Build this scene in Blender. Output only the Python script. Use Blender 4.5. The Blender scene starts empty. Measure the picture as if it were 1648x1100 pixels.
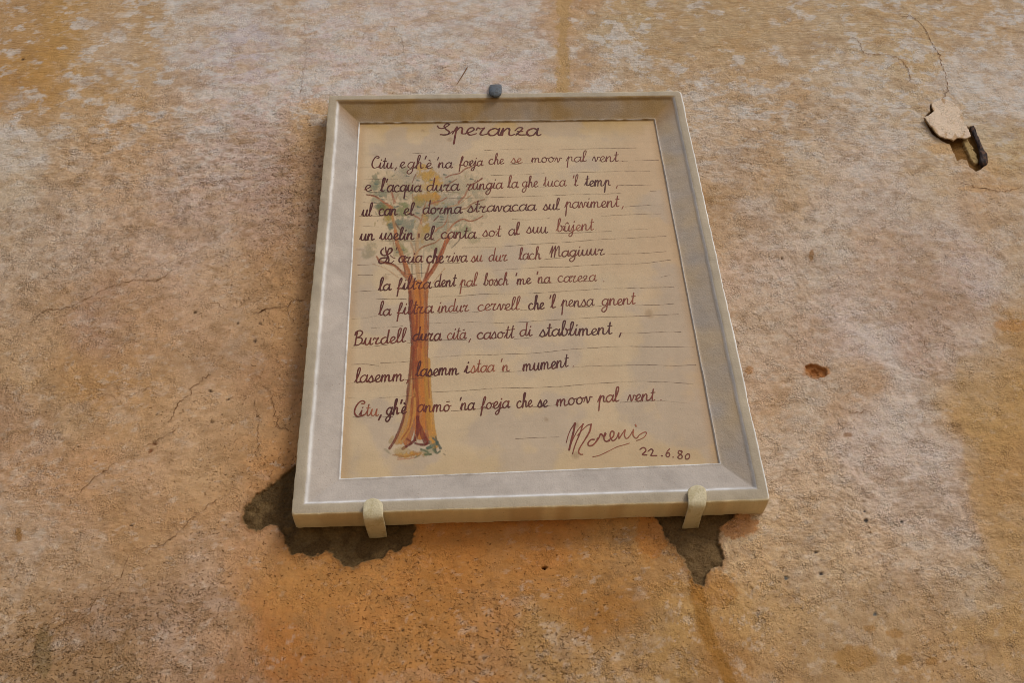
import bpy, math, random
import numpy as np
from mathutils import Matrix, Vector

rng = np.random.default_rng(7)
random.seed(7)
SC = bpy.context.scene

# ------------------------------------------------------------------ camera
# plaque frame: x = right along the wall, u = up, o = out of the wall (0 = front of the plaque rim)
FPX = 1640.0
ROT = np.array([[0.9986736445, -0.0461080848, 0.0229127974],
                [0.0235376858, 0.8046417360, 0.5932939019],
                [-0.0457922386, -0.5919676690, 0.8046597727]])      # wall axes -> camera axes
TR = np.array([0.00861034, 0.10820801, -1.50429855])
CAM = -ROT.T @ TR
Z0 = 2.577                                                            # height of the plaque centre
TH = 0.036                                                            # plaque thickness
HW, HH = 0.3, 0.3926


def world(p):
    p = np.asarray(p, float)
    return np.stack([p[..., 0], -(p[..., 2] + TH), p[..., 1] + Z0], -1)


def unproj(u, v, o):
    u = np.asarray(u, float); v = np.asarray(v, float)
    d = np.stack([(u - 824) / FPX, (550 - v) / FPX, -np.ones_like(u)], -1) @ ROT
    k = (o - CAM[2]) / d[..., 2]
    return CAM + d * k[..., None]


def proj(x, u, o):
    c = np.stack([x, u, np.broadcast_to(o, np.shape(x))], -1) @ ROT.T + TR
    return c[..., 0] / -c[..., 2] * FPX + 824, 550 - c[..., 1] / -c[..., 2] * FPX


cam_d = bpy.data.cameras.new('camera')
cam_d.sensor_width = 36.0
cam_d.lens = FPX / 1648 * 36.0
cam_d.clip_start = 0.02
cam_d.clip_end = 500
cam = bpy.data.objects.new('camera', cam_d)
SC.collection.objects.link(cam)
B = np.array([[1, 0, 0], [0, 0, -1], [0, 1, 0]])                      # wall frame -> world
Rw = B @ ROT.T
M = Matrix([list(r) + [0] for r in Rw.tolist()] + [[0, 0, 0, 1]])
M.translation = Vector(world(CAM).tolist())
cam.matrix_world = M
SC.camera = cam

# ------------------------------------------------------------------ light
SUN = np.array([0.50, -0.60, 0.63]); SUN /= np.linalg.norm(SUN)        # towards the sun, world axes
elev = math.asin(SUN[2]); azim = math.atan2(SUN[0], SUN[1])
w = bpy.data.worlds.new('World'); SC.world = w; w.use_nodes = True
nt = w.node_tree; nt.nodes.clear()
sky = nt.nodes.new('ShaderNodeTexSky'); sky.sky_type = 'NISHITA'; sky.sun_disc = False
sky.sun_elevation = elev; sky.sun_rotation = azim
sky.air_density = 1.0; sky.dust_density = 2.0
bg = nt.nodes.new('ShaderNodeBackground'); bg.inputs[1].default_value = 0.10
wo = nt.nodes.new('ShaderNodeOutputWorld')
nt.links.new(sky.outputs[0], bg.inputs[0]); nt.links.new(bg.outputs[0], wo.inputs[0])
sl = bpy.data.lights.new('sun', 'SUN'); sl.energy = 1.5; sl.angle = math.radians(20); sl.color = (1.0, 0.96, 0.9)
so = bpy.data.objects.new('sun', sl); SC.collection.objects.link(so)
so.rotation_euler = Vector(SUN.tolist()).to_track_quat('Z', 'Y').to_euler()
so.location = (3, -3, 8)
SC.view_settings.view_transform = 'Standard'; SC.view_settings.look = 'None'
SC.cycles.filter_width = 0.9
SC.view_settings.gamma = 1.0; SC.view_settings.exposure = 0.16

# ------------------------------------------------------------------ helpers
def lin(c):
    c = np.asarray(c, float) / 255.0
    return np.where(c <= 0.04045, c / 12.92, ((c + 0.055) / 1.055) ** 2.4)


GAIN = 1.15                                                            # photographed tone -> albedo
TAB = rng.random((256, 256))


def vnoise(x, y, seed=0):
    x = x + seed * 17.31; y = y + seed * 9.77
    xi = np.floor(x).astype(np.int64); yi = np.floor(y).astype(np.int64)
    fx = x - xi; fy = y - yi
    fx = fx * fx * fx * (fx * (fx * 6 - 15) + 10); fy = fy * fy * fy * (fy * (fy * 6 - 15) + 10)
    a = TAB[xi & 255, yi & 255]; b = TAB[(xi + 1) & 255, yi & 255]
    c = TAB[xi & 255, (yi + 1) & 255]; d = TAB[(xi + 1) & 255, (yi + 1) & 255]
    return (a * (1 - fx) + b * fx) * (1 - fy) + (c * (1 - fx) + d * fx) * fy


def fbm(x, y, seed=0, octv=4, gain=0.5):
    s = 0; a = 1; t = 0
    for k in range(octv):
        # rotate each octave so the lattice never lines up
        ca, sa = math.cos(0.6 + k * 1.1), math.sin(0.6 + k * 1.1)
        s = s + a * vnoise((x * ca - y * sa) * 2 ** k, (x * sa + y * ca) * 2 ** k, seed + k * 5)
        t += a; a *= gain
    return s / t


def sst(a, b, x):
    t = np.clip((x - a) / (b - a), 0, 1)
    return t * t * (3 - 2 * t)


def seg_dist(px, py, pts, closed=False):
    d = np.full(np.shape(px), 1e9)
    n = len(pts)
    for i in range(n if closed else n - 1):
        ax, ay = pts[i]; bx, by = pts[(i + 1) % n]
        ux, uy = bx - ax, by - ay
        L = ux * ux + uy * uy + 1e-12
        t = np.clip(((px - ax) * ux + (py - ay) * uy) / L, 0, 1)
        d = np.minimum(d, np.hypot(px - ax - t * ux, py - ay - t * uy))
    return d


def poly_sd(px, py, pts):
    """signed distance in pixels of the outline, positive inside"""
    ins = np.zeros(np.shape(px), bool)
    n = len(pts)
    for i in range(n):
        ax, ay = pts[i]; bx, by = pts[(i + 1) % n]
        c = ((ay > py) != (by > py)) & (px < (bx - ax) * (py - ay) / (by - ay + 1e-12) + ax)
        ins ^= c
    d = seg_dist(px, py, pts, True)
    return np.where(ins, d, -d)


def new_obj(name, me, parent=None, mat=None):
    o = bpy.data.objects.new(name, me); SC.collection.objects.link(o)
    if mat: me.materials.append(mat)
    if parent is not None: o.parent = parent
    return o


def mesh_np(name, V, F, attrs=None, smooth=True):
    """V (n,3), F (m,4) or (m,3) numpy; attrs name -> (n,4) or (n,)"""
    me = bpy.data.meshes.new(name)
    V = np.asarray(V, np.float32); F = np.asarray(F, np.int32)
    k = F.shape[1]
    me.vertices.add(len(V)); me.vertices.foreach_set('co', V.ravel())
    me.loops.add(F.size); me.loops.foreach_set('vertex_index', F.ravel())
    me.polygons.add(len(F))
    me.polygons.foreach_set('loop_start', np.arange(0, F.size, k, dtype=np.int32))
    me.update(calc_edges=True)
    me.polygons.foreach_set('use_smooth', np.full(len(F), smooth))
    for an, av in (attrs or {}).items():
        av = np.asarray(av, np.float32)
        if av.ndim == 2:
            if av.shape[1] == 3: av = np.concatenate([av, np.ones((len(av), 1), np.float32)], 1)
            a = me.attributes.new(an, 'FLOAT_COLOR', 'POINT'); a.data.foreach_set('color', av.ravel())
        else:
            a = me.attributes.new(an, 'FLOAT', 'POINT'); a.data.foreach_set('value', av.ravel())
    me.update()
    return me


def compact(V, F, attrs):
    used = np.unique(F)
    mp = np.full(len(V), -1, np.int64); mp[used] = np.arange(len(used))
    return V[used], mp[F], {k: v[used] for k, v in attrs.items()}


def grid_faces(nr, nc):
    i = np.arange(nr * nc).reshape(nr, nc)
    return np.stack([i[:-1, :-1], i[:-1, 1:], i[1:, 1:], i[1:, :-1]], -1).reshape(-1, 4)


class Mat:
    def __init__(s, name, rough=0.9, spec=0.2):
        s.m = bpy.data.materials.new(name); s.m.use_nodes = True
        s.t = s.m.node_tree; s.b = s.t.nodes['Principled BSDF']
        s.b.inputs['Roughness'].default_value = rough
        s.b.inputs['Specular IOR Level'].default_value = spec
        s.co = s.n('ShaderNodeTexCoord').outputs['Object']

    def n(s, typ, **kw):
        nd = s.t.nodes.new(typ)
        for k, v in kw.items(): setattr(nd, k, v)
        return nd

    def set(s, nd, i, v):
        if hasattr(v, 'is_output'): s.t.links.new(v, nd.inputs[i])
        else: nd.inputs[i].default_value = v

    def noise(s, scale, detail=3, rough=0.5, vec=None, stretch=None):
        v = vec or s.co
        if stretch:
            mp = s.n('ShaderNodeMapping'); s.set(mp, 0, v); mp.inputs['Scale'].default_value = stretch; v = mp.outputs[0]
        nd = s.n('ShaderNodeTexNoise'); s.set(nd, 'Vector', v); s.set(nd, 'Scale', scale)
        s.set(nd, 'Detail', detail); s.set(nd, 'Roughness', rough)
        return nd.outputs['Fac']

    def math(s, op, a, b=0.0, c=0.0, clamp=False):
        nd = s.n('ShaderNodeMath', operation=op, use_clamp=clamp); s.set(nd, 0, a); s.set(nd, 1, b); s.set(nd, 2, c)
        return nd.outputs[0]

    def ramp(s, v, lo, hi, a=0.0, b=1.0):
        nd = s.n('ShaderNodeMapRange', interpolation_type='SMOOTHSTEP'); s.set(nd, 0, v)
        s.set(nd, 1, lo); s.set(nd, 2, hi); s.set(nd, 3, a); s.set(nd, 4, b)
        return nd.outputs[0]

    def mix(s, f, a, b, mode='MIX'):
        nd = s.n('ShaderNodeMix', data_type='RGBA', blend_type=mode)
        s.set(nd, 0, f); s.set(nd, 6, a); s.set(nd, 7, b)
        return nd.outputs[2]

    def attr(s, name, fac=False):
        nd = s.n('ShaderNodeAttribute', attribute_name=name)
        return nd.outputs['Fac' if fac else 'Color']

    def bump(s, h, dist, strength=1.0, prev=None):
        nd = s.n('ShaderNodeBump'); s.set(nd, 'Height', h); s.set(nd, 'Distance', dist); s.set(nd, 'Strength', strength)
        if prev is not None: s.set(nd, 'Normal', prev)
        return nd.outputs[0]

    def out(s, color=None, normal=None, alpha=None):
        if color is not None: s.set(s.b, 'Base Color', color)
        if normal is not None: s.set(s.b, 'Normal', normal)
        if alpha is not None: s.set(s.b, 'Alpha', alpha)
        return s.m


def rgb(c, g=GAIN):
    return tuple((lin(c) * g).tolist()) + (1.0,)


# ------------------------------------------------------------------ materials
def wall_material():
    m = Mat('weathered_plaster', 0.95, 0.12)
    col = m.attr('Col'); pit = m.attr('pit', True); pale = m.attr('pale', True); gr = m.attr('grain', True); st = m.attr('streak', True)
    # broad and fine mottling of the lime paint
    n1 = m.noise(55, 5, 0.62); n2 = m.noise(260, 4, 0.65); n3 = m.noise(760, 3, 0.75)
    ns = m.noise(300, 4, 0.6, stretch=(0.2, 1, 1))
    # sandy granules: a distorted cell pattern in two sizes
    dn = m.n('ShaderNodeTexNoise'); m.set(dn, 'Vector', m.co); m.set(dn, 'Scale', 140.0); m.set(dn, 'Detail', 3.0)
    dv = m.n('ShaderNodeVectorMath', operation='MULTIPLY_ADD'); m.set(dv, 0, dn.outputs['Color']); dv.inputs[1].default_value = (.003, .003, .003); m.set(dv, 2, m.co)
    def cells(scale):
        vn = m.n('ShaderNodeTexVoronoi', feature='F1'); m.set(vn, 'Vector', dv.outputs[0]); m.set(vn, 'Scale', scale); return vn.outputs['Distance']
    va = cells(310.0); vb = cells(560.0)
    grit = m.math('ADD', m.math('MULTIPLY', m.ramp(va, 0.15, 0.75, 1.0, 0.0), 0.6), m.math('MULTIPLY', m.ramp(vb, 0.15, 0.75, 1.0, 0.0), 0.4))
    v = m.math('ADD', m.math('MULTIPLY', m.math('SUBTRACT', n1, 0.5), 0.5), 1.0)
    gm = m.ramp(m.noise(38, 5, 0.65), 0.40, 0.62, 0.12, 1.0); gr0 = gr
    gr = m.math('MULTIPLY', gr, m.math('ADD', 0.35, m.math('MULTIPLY', gm, 0.75)))
    v = m.math('ADD', v, m.math('MULTIPLY', m.math('SUBTRACT', grit, 0.47), m.math('MULTIPLY', m.math('MULTIPLY', gr, gm), 0.32)))
    v = m.math('ADD', v, m.math('MULTIPLY', m.math('SUBTRACT', n2, 0.5), m.math('MULTIPLY', gr, 0.9)))
    v = m.math('ADD', v, m.math('MULTIPLY', m.math('SUBTRACT', n3, 0.5), m.math('MULTIPLY', gr, 1.3)))
    v = m.math('ADD', v, m.math('MULTIPLY', m.math('SUBTRACT', ns, 0.5), m.math('MULTIPLY', st, 0.5)))
    c = m.mix(1.0, col, v, 'MULTIPLY')
    # slight hue drift: ochre here, rose there
    o1 = m.ramp(m.noise(120, 6, 0.68), 0.5, 0.62)
    c = m.mix(m.math('MULTIPLY', o1, 0.16), c, m.mix(1.0, c, (0.98, 0.82, 0.55, 1), 'MULTIPLY'))
    o2 = m.ramp(m.noise(170, 5, 0.68), 0.52, 0.62)
    c = m.mix(m.math('MULTIPLY', o2, 0.22), c, m.mix(1.0, c, (1.05, 0.94, 1.02, 1), 'MULTIPLY'))
    # pale lime flecks
    fl = m.noise(340, 5, 0.75)
    thr = m.math('SUBTRACT', 0.66, m.math('MULTIPLY', pale, 0.12))
    f = m.ramp(m.math('SUBTRACT', fl, thr), -0.02, 0.06)
    c = m.mix(m.math('MULTIPLY', f, m.math('MULTIPLY', pale, 0.55, clamp=True)), c, rgb((196, 178, 160)))
    # pits and dark crumbs, some of them drawn out sideways
    pn = m.noise(330, 4, 0.62, stretch=(0.85, 1, 1.1)); pn2 = m.noise(165, 4, 0.6, stretch=(0.85, 1, 1.15))
    thr2 = m.math('SUBTRACT', 0.695, m.math('MULTIPLY', pit, 0.115))
    p = m.math('MAXIMUM', m.ramp(m.math('SUBTRACT', pn, thr2), -0.01, 0.035), m.ramp(m.math('SUBTRACT', pn2, m.math('ADD', thr2, 0.045)), -0.005, 0.025))
    c = m.mix(m.math('MULTIPLY', p, 0.68), c, m.mix(1.0, c, (0.36, 0.27, 0.19, 1), 'MULTIPLY'))
    # relief
    h = m.math('ADD', m.math('MULTIPLY', m.math('SUBTRACT', n2, 0.5), 0.8), m.math('MULTIPLY', m.math('MULTIPLY', m.math('SUBTRACT', grit, 0.47), gm), 0.34))
    h = m.math('MULTIPLY', h, gr)
    h = m.math('ADD', h, m.math('MULTIPLY', m.math('MULTIPLY', ns, st), 0.5))
    h = m.math('SUBTRACT', h, m.math('MULTIPLY', p, 0.7))
    return m.out(c, m.bump(h, 0.0034))


def mortar_material():
    m = Mat('dark_mortar', 0.97, 0.1)
    n2 = m.noise(330, 5, 0.75); n3 = m.noise(70, 4, 0.6)
    v = m.math('ADD', 0.1, m.math('MULTIPLY', n2, 1.7)); v = m.math('ADD', v, m.math('MULTIPLY', m.math('SUBTRACT', n3, 0.5), 0.8))
    c = m.mix(1.0, m.attr('Col'), v, 'MULTIPLY')
    return m.out(c, m.bump(n2, 0.005))


def plaque_material(name, fine=0.16, bumpd=0.0005):
    m = Mat(name, 0.72, 0.3)
    n1 = m.noise(22, 5, 0.6); n2 = m.noise(420, 3, 0.6); n3 = m.noise(90, 5, 0.7)
    v = m.math('ADD', 1.0, m.math('MULTIPLY', m.math('SUBTRACT', n1, 0.5), 0.3))
    v = m.math('ADD', v, m.math('MULTIPLY', m.math('SUBTRACT', n2, 0.5), fine))
    v = m.math('ADD', v, m.math('MULTIPLY', m.math('SUBTRACT', n3, 0.5), 0.14))
    c = m.mix(1.0, m.attr('Col'), v, 'MULTIPLY')
    st = m.noise(200, 3, 0.6, stretch=(0.08, 1, 1)); c = m.mix(1.0, c, m.math('ADD', 0.95, m.math('MULTIPLY', st, 0.1)), 'MULTIPLY')
    sp = m.ramp(m.noise(360, 3, 0.6), 0.65, 0.72)
    c = m.mix(m.math('MULTIPLY', sp, 0.45), c, rgb((95, 78, 60)))
    return m.out(c, m.bump(m.math('ADD', n2, n3), bumpd))


def ink_material():
    m = Mat('brushed_brown_ink', 0.6, 0.3)
    n = m.noise(420, 3, 0.7)
    c = m.mix(m.ramp(n, 0.35, 0.75), m.attr('Col'), m.mix(1.0, m.attr('Col'), (1.35, 1.25, 1.2, 1), 'MULTIPLY'))
    return m.out(c, None, m.attr('alpha', True))


def paint_material():
    m = Mat('watercolour_paint', 0.7, 0.25)
    n = m.noise(300, 3, 0.6, stretch=(1, 1, 0.35))
    c = m.mix(1.0, m.attr('Col'), m.math('ADD', 0.75, m.math('MULTIPLY', n, 0.5)), 'MULTIPLY')
    return m.out(c, None, m.attr('alpha', True))


def simple(name, c, rough=0.8, spec=0.3, scale=150, amt=0.4, metal=0.0, c2=None, bd=0.0006):
    m = Mat(name, rough, spec)
    m.b.inputs['Metallic'].default_value = metal
    n = m.noise(scale, 5, 0.65); n2 = m.noise(scale * 4, 3, 0.6)
    v = m.math('ADD', 1 - amt / 2, m.math('MULTIPLY', n, amt))
    col = m.mix(1.0, rgb(c), v, 'MULTIPLY')
    if c2: col = m.mix(m.ramp(m.noise(scale * 0.7, 6, 0.7), 0.5, 0.62), col, rgb(c2))
    return m.out(col, m.bump(m.math('ADD', n, n2), bd))


M_WALL = wall_material(); M_MORT = mortar_material()
M_FRAME = plaque_material('aged_cream_ceramic', 0.14); M_PANEL = plaque_material('cream_painted_panel', 0.10, 0.00025)
M_INK = ink_material(); M_PAINT = paint_material()
M_HOOK = simple('painted_hook_metal', (178, 168, 138), 0.55, 0.35, 90, 0.35, c2=(164, 152, 118))
M_CLIP = simple('blue_grey_painted_metal', (74, 82, 90), 0.55, 0.4, 200, 0.5, c2=(52, 50, 48))
M_RUST = simple('rusty_iron', (42, 30, 28), 0.8, 0.4, 170, 0.9, c2=(92, 62, 44), bd=0.0015)
M_CRACK = simple('crack_shadow_dirt', (112, 82, 56), 1.0, 0.05, 200, 0.7)
M_GROUND = simple('pale_warm_paving', (178, 150, 112), 0.9, 0.2, 3, 0.3)
M_CORE = simple('masonry_core', (150, 118, 84), 0.95, 0.1, 20, 0.4)

# ------------------------------------------------------------------ the wall
# x, y in the photograph -> tone of the plaster there, lime flecks, pits, grain, horizontal brush streaks
CP = [
 (20,20,160,122,80,.5,.0,.3,.9),(90,60,168,124,68,.3,.0,.3,1),(180,30,168,126,76,.5,.0,.3,1),(60,110,164,118,62,.2,.0,.3,1),
 (30,150,162,116,62,.3,.05,.4,.8),(150,90,166,122,66,.3,.0,.3,1),(230,50,168,128,80,.5,.0,.3,1),(180,62,176,156,138,.9,.0,.4,.5),
 (250,100,166,132,94,.6,.05,.5,.6),(290,50,166,144,122,.8,.1,.5,.5),(340,30,172,148,124,.8,.0,.5,.5),(330,80,164,148,140,.8,.1,.6,.3),
 (400,70,160,148,148,.8,.1,.5,.3),(420,20,174,152,134,.9,.0,.5,.4),(460,45,168,136,100,.6,.1,.5,.5),(380,110,172,148,136,.9,.1,.6,.3),
 (300,120,166,136,106,.6,.2,.8,.3),(450,130,176,152,142,1,.15,.6,.2),(510,60,174,152,142,1,.1,.5,.3),(520,110,176,152,142,1,.2,.6,.2),
 (570,20,178,156,144,1,.05,.5,.4),(620,60,172,148,130,.8,.15,.5,.3),(600,120,176,152,138,.9,.3,.6,.2),(680,40,178,156,142,.9,.1,.5,.4),
 (740,50,170,154,144,.9,.1,.5,.3),(700,110,174,148,134,.9,.45,.7,.2),(790,110,176,152,140,.9,.35,.7,.3),(780,40,176,150,132,.8,.1,.5,.5),
 (850,30,178,156,142,.9,.1,.6,.5),(850,110,176,152,138,.9,.25,.7,.4),(880,70,178,156,142,.9,.15,.6,.5),
 (960,70,172,146,118,.9,.05,.6,.7),(1000,50,170,140,100,.6,.0,.5,1),(1050,80,172,138,98,.4,.0,.5,1),(950,130,174,150,132,1,.2,.7,.5),
 (1030,120,172,142,112,.6,.1,.6,.7),(1100,30,174,142,104,.4,.0,.4,1),(1180,50,174,140,100,.2,.0,.4,1.1),(1260,40,176,142,104,.3,.0,.4,1.1),
 (1340,30,176,146,112,.6,.0,.4,1),(1300,70,174,140,102,.2,.0,.4,1.1),(1400,70,172,138,98,.3,.0,.4,1),(1480,40,174,142,106,.5,.0,.4,.9),
 (1560,50,174,142,108,.5,.0,.4,.9),(1620,80,170,140,108,.6,.1,.5,.7),(1150,110,174,138,100,.3,.1,.8,.7),(1230,110,174,140,104,.3,.05,.8,.7),
 (1160,160,172,144,116,.8,.1,1,.4),(1240,160,172,138,104,.5,.1,1,.4),(1330,110,176,150,122,.8,.05,.8,.4),(1400,130,176,152,128,.9,.05,.8,.3),
 (1440,110,174,146,112,.7,.0,.7,.4),(1380,170,176,150,124,.8,.05,.9,.3),(1470,170,174,146,116,.6,.05,.8,.4),(1550,140,176,150,126,.9,.05,.6,.5),
 (1620,140,180,156,136,1,.0,.6,.4),(1600,200,172,146,114,.6,.0,.6,.4),(1500,230,174,142,106,.4,.05,.6,.4),(1620,260,172,140,100,.4,.05,.7,.4),
 (20,210,168,148,126,.8,.1,.8,.3),(60,240,168,146,122,.8,.1,.8,.2),(40,320,162,138,110,.7,.2,1,.1),(110,170,164,130,92,.5,.1,.7,.4),
 (150,200,162,124,84,.5,.2,1,.2),(220,180,164,128,90,.5,.2,1,.2),(120,280,160,126,90,.5,.3,1.1,.1),(200,260,162,126,90,.5,.2,1.1,.1),
 (280,180,168,138,112,.7,.2,1,.1),(340,160,174,148,132,.9,.2,.8,.1),(420,170,172,148,134,.9,.3,.8,.1),(300,250,160,130,104,.6,.3,1.1,.1),
 (370,230,156,132,114,.7,.6,1.1,.1),(430,215,140,116,98,.6,.7,1.1,.1),(490,190,164,126,82,.3,.4,.8,.1),(505,240,158,118,74,.2,.5,.8,.1),
 (400,280,144,120,102,.7,.8,1.1,.1),(460,280,134,108,88,.5,.9,1.1,.1),(500,310,136,104,74,.2,.8,.9,.1),(340,310,156,128,108,.7,.6,1.1,.1),
 (280,320,150,122,100,.6,.6,1.1,.1),(200,330,158,126,96,.6,.3,1.1,.1),(120,350,156,128,100,.6,.4,1.1,.1),(40,400,152,128,102,.6,.4,1.1,.1),
 (130,410,150,126,104,.7,.6,1.1,.1),(190,430,142,110,78,.3,.5,1,.1),(260,400,158,126,98,.5,.4,1,.1),(340,380,154,126,102,.5,.6,1,.1),
 (420,350,142,114,92,.5,.8,1,.1),(470,370,134,104,76,.3,.8,1,.1),(500,420,142,104,64,.1,.6,.8,.1),(460,440,146,108,68,.1,.6,.8,.1),
 (380,430,154,122,90,.3,.6,.8,.1),(300,450,160,126,96,.3,.4,.7,.1),(240,480,156,120,88,.3,.4,.8,.1),(60,460,144,118,90,.5,.6,1.1,.1),
 (120,470,150,116,80,.3,.4,.9,.1),(160,510,140,108,82,.4,.5,1,.1),(60,530,152,120,86,.4,.3,.9,.1),(350,500,162,126,92,.2,.5,.6,.1),
 (390,540,160,124,88,.2,.5,.5,.1),(450,530,148,108,66,.1,.6,.6,.1),(250,545,156,118,82,.3,.3,.8,.1),(330,560,148,112,80,.2,.3,.6,.1),
 (420,590,134,98,64,.1,.5,.7,.1),(470,600,142,102,64,.1,.4,.7,.1),(300,580,164,128,92,.2,.2,.5,.1),(120,580,152,114,72,.3,.3,.8,.1),
 (60,600,156,122,84,.3,.3,.9,.1),(150,620,148,106,60,.2,.3,.8,.1),(220,610,158,118,76,.2,.2,.6,.1),(380,640,164,126,88,.1,.4,.5,.1),
 (300,680,164,126,88,.2,.5,.5,.1),(460,660,156,112,68,.0,.5,.5,.1),(30,670,136,106,76,.3,.5,.9,.1),(100,680,152,120,84,.4,.3,.9,.1),
 (200,680,158,120,80,.3,.4,.6,.1),(400,710,160,118,76,.0,.5,.5,.1),(450,740,154,106,60,.0,.6,.5,.1),(330,750,162,124,84,.1,.5,.5,.1),
 (60,760,156,118,82,.5,.3,.9,.3),(150,750,158,116,76,.3,.4,.7,.2),(240,760,162,124,88,.2,.4,.6,.1),(100,830,158,120,84,.5,.2,.8,.4),
 (50,860,156,124,92,.6,.2,.8,.4),(200,830,150,112,72,.2,.4,.7,.2),(290,820,148,110,70,.1,.4,.7,.1),(360,820,156,116,76,.1,.5,.6,.1),
 (330,890,154,122,92,.3,.6,.8,.1),(240,900,152,116,78,.2,.4,.7,.1),(420,880,156,114,76,.1,.5,.6,.1),(120,920,150,118,84,.3,.4,.8,.2),
 (30,960,144,114,80,.4,.5,.9,.1),(250,960,124,98,70,.3,.8,.9,.1),(340,960,132,104,76,.3,.8,.9,.1),(160,1000,118,92,62,.3,.8,1,.1),
 (60,1060,120,94,60,.4,.9,1,.1),(220,1070,114,90,58,.3,.9,1,.1),(300,1040,136,106,76,.4,.8,1,.1),(390,1000,148,112,78,.3,.6,.8,.1),
 (400,1080,130,94,60,.2,.7,.8,.1),(470,940,150,98,50,.0,.5,.5,.1),(470,1010,142,88,40,.0,.6,.5,.1),(520,1070,134,84,40,.0,.7,.5,.1),
 (540,970,144,92,44,.0,.6,.5,.1),(600,940,148,96,48,.0,.7,.6,.1),(700,880,146,92,42,.0,.4,.6,.1),(760,860,142,88,40,.0,.3,.6,.1),
 (700,960,144,94,44,.0,.6,.6,.1),(640,1040,144,96,48,.1,.8,.6,.1),(780,1030,144,98,52,.2,.8,.7,.1),(820,920,146,98,48,.1,.5,.6,.1),
 (850,870,146,92,44,.1,.3,.7,.1),(900,940,144,98,48,.1,.4,.6,.1),(880,1040,140,104,58,.4,.8,.8,.1),(960,900,148,106,58,.2,.4,.8,.1),
 (980,960,132,88,38,.0,.5,.6,.1),(1010,1060,142,108,66,.5,.7,.9,.1),(1040,900,150,106,56,.2,.4,.8,.1),(1060,980,146,110,62,.3,.5,.8,.1),
 (1090,1050,144,108,60,.3,.4,.8,.1),(1170,1040,140,98,50,.2,.3,.7,.1),(1230,900,162,126,86,.4,.5,1.1,.1),(1190,850,172,140,104,.5,.2,1.1,.1),
 (1200,980,154,116,68,.3,.3,1,.1),(1280,980,152,118,76,.4,.5,1,.1),(1260,1070,148,112,70,.4,.5,1,.1),(1330,1070,144,112,72,.3,.3,.6,.1),
 (1380,1000,152,122,86,.4,.4,.7,.1),(1440,1040,150,118,80,.3,.3,.6,.1),(1520,1070,146,112,72,.4,.5,.9,.1),(1600,1060,148,114,72,.4,.4,.9,.1),
 (1500,980,158,124,86,.5,.4,1,.1),(1590,1000,152,116,70,.3,.3,.9,.2),(1320,900,166,134,98,.5,.4,1.1,.1),(1400,880,166,134,102,.6,.4,1.1,.1),
 (1480,900,166,136,106,.6,.3,1.1,.1),(1560,930,162,132,98,.6,.2,1,.4),(1350,820,168,138,108,.6,.2,1.1,.1),(1270,830,170,136,100,.5,.2,1.1,.1),
 (1450,800,172,144,120,.7,.2,1.1,.1),(1520,760,174,148,128,.8,.1,1,.1),(1540,840,170,142,118,.7,.1,1.1,.2),(1600,780,154,112,64,.1,.15,.8,.3),
 (1590,700,156,114,60,.2,.2,.9,.4),(1630,860,156,118,74,.3,.2,.9,.3),(1640,760,152,108,62,.1,.2,.8,.3),(1620,620,156,114,60,.2,.2,.9,.4),
 (1640,540,158,116,66,.3,.1,.8,.4),(1570,560,168,142,120,.7,.1,.9,.3),(1560,640,164,130,92,.5,.2,1,.3),(1300,740,170,138,108,.6,.2,1.1,.1),
 (1240,700,172,142,114,.7,.2,1.1,.1),(1400,740,172,144,122,.7,.1,1,.1),(1260,640,160,122,84,.4,.2,1,.1),(1310,640,172,148,124,.8,.1,1,.1),
 (1360,640,158,122,88,.4,.2,1,.1),(1450,660,172,148,128,.8,.2,1,.1),(1210,600,168,136,108,.6,.1,1,.1),(1220,520,168,138,110,.6,.1,1,.1),
 (1300,540,162,130,102,.5,.1,1,.1),(1360,530,176,148,130,.8,.1,1,.1),(1410,540,176,154,138,1,.2,1,.1),(1490,560,160,130,108,.5,.2,1,.1),
 (1190,430,170,138,112,.6,.1,1,.1),(1250,440,172,144,120,.7,.1,1,.1),(1320,400,174,150,128,.8,.1,1,.1),(1420,440,158,128,102,.5,.3,1,.1),
 (1390,480,166,140,118,.7,.3,1,.1),(1500,480,152,122,96,.3,.2,.9,.2),(1560,420,166,140,124,.8,.2,.9,.3),(1630,420,166,138,108,.7,.1,.8,.5),
 (1480,400,160,134,112,.6,.2,.9,.2),(1620,350,168,138,108,.6,.1,.8,.4),(1560,330,172,146,124,.8,.1,.8,.3),(1480,320,170,146,124,.8,.1,.9,.2),
 (1400,320,170,146,126,.8,.1,.9,.2),(1320,310,172,144,120,.7,.1,1,.2),(1150,330,134,104,68,.2,.4,.9,.1),(1170,370,158,126,92,.4,.2,1,.1),
 (1210,340,172,146,126,.9,.1,1,.1),(1250,330,164,132,98,.5,.2,1,.1),(1220,270,162,126,88,.4,.1,1,.2),(1160,250,168,140,114,.7,.1,1,.2),
 (1290,260,168,140,110,.6,.1,1,.2),(1360,240,174,148,126,.8,.1,.9,.2),(1430,250,172,146,124,.7,.1,.9,.2),(1290,190,170,140,110,.6,.1,1,.2),
 (1500,280,172,142,110,.5,.05,.8,.3),(1580,300,166,122,74,.2,.05,.7,.4),(1480,120,172,138,96,.4,.05,.6,.6),
 (903,20,164,124,84,.1,.0,.5,.2),(903,60,162,122,80,.1,.0,.5,.2),(905,100,162,124,84,.1,.0,.5,.2),(903,140,160,124,84,.2,.1,.6,.2),
]
CPA = np.array(CP, float)
# the tones above were read by eye and came out too contrasty: pull them to the measured range
CPA[:, 2] = 152 + (CPA[:, 2] - 155) * .8; CPA[:, 3] = 118 + (CPA[:, 3] - 118) * .95; CPA[:, 4] = 92 + (CPA[:, 4] - 87) * .98

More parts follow.
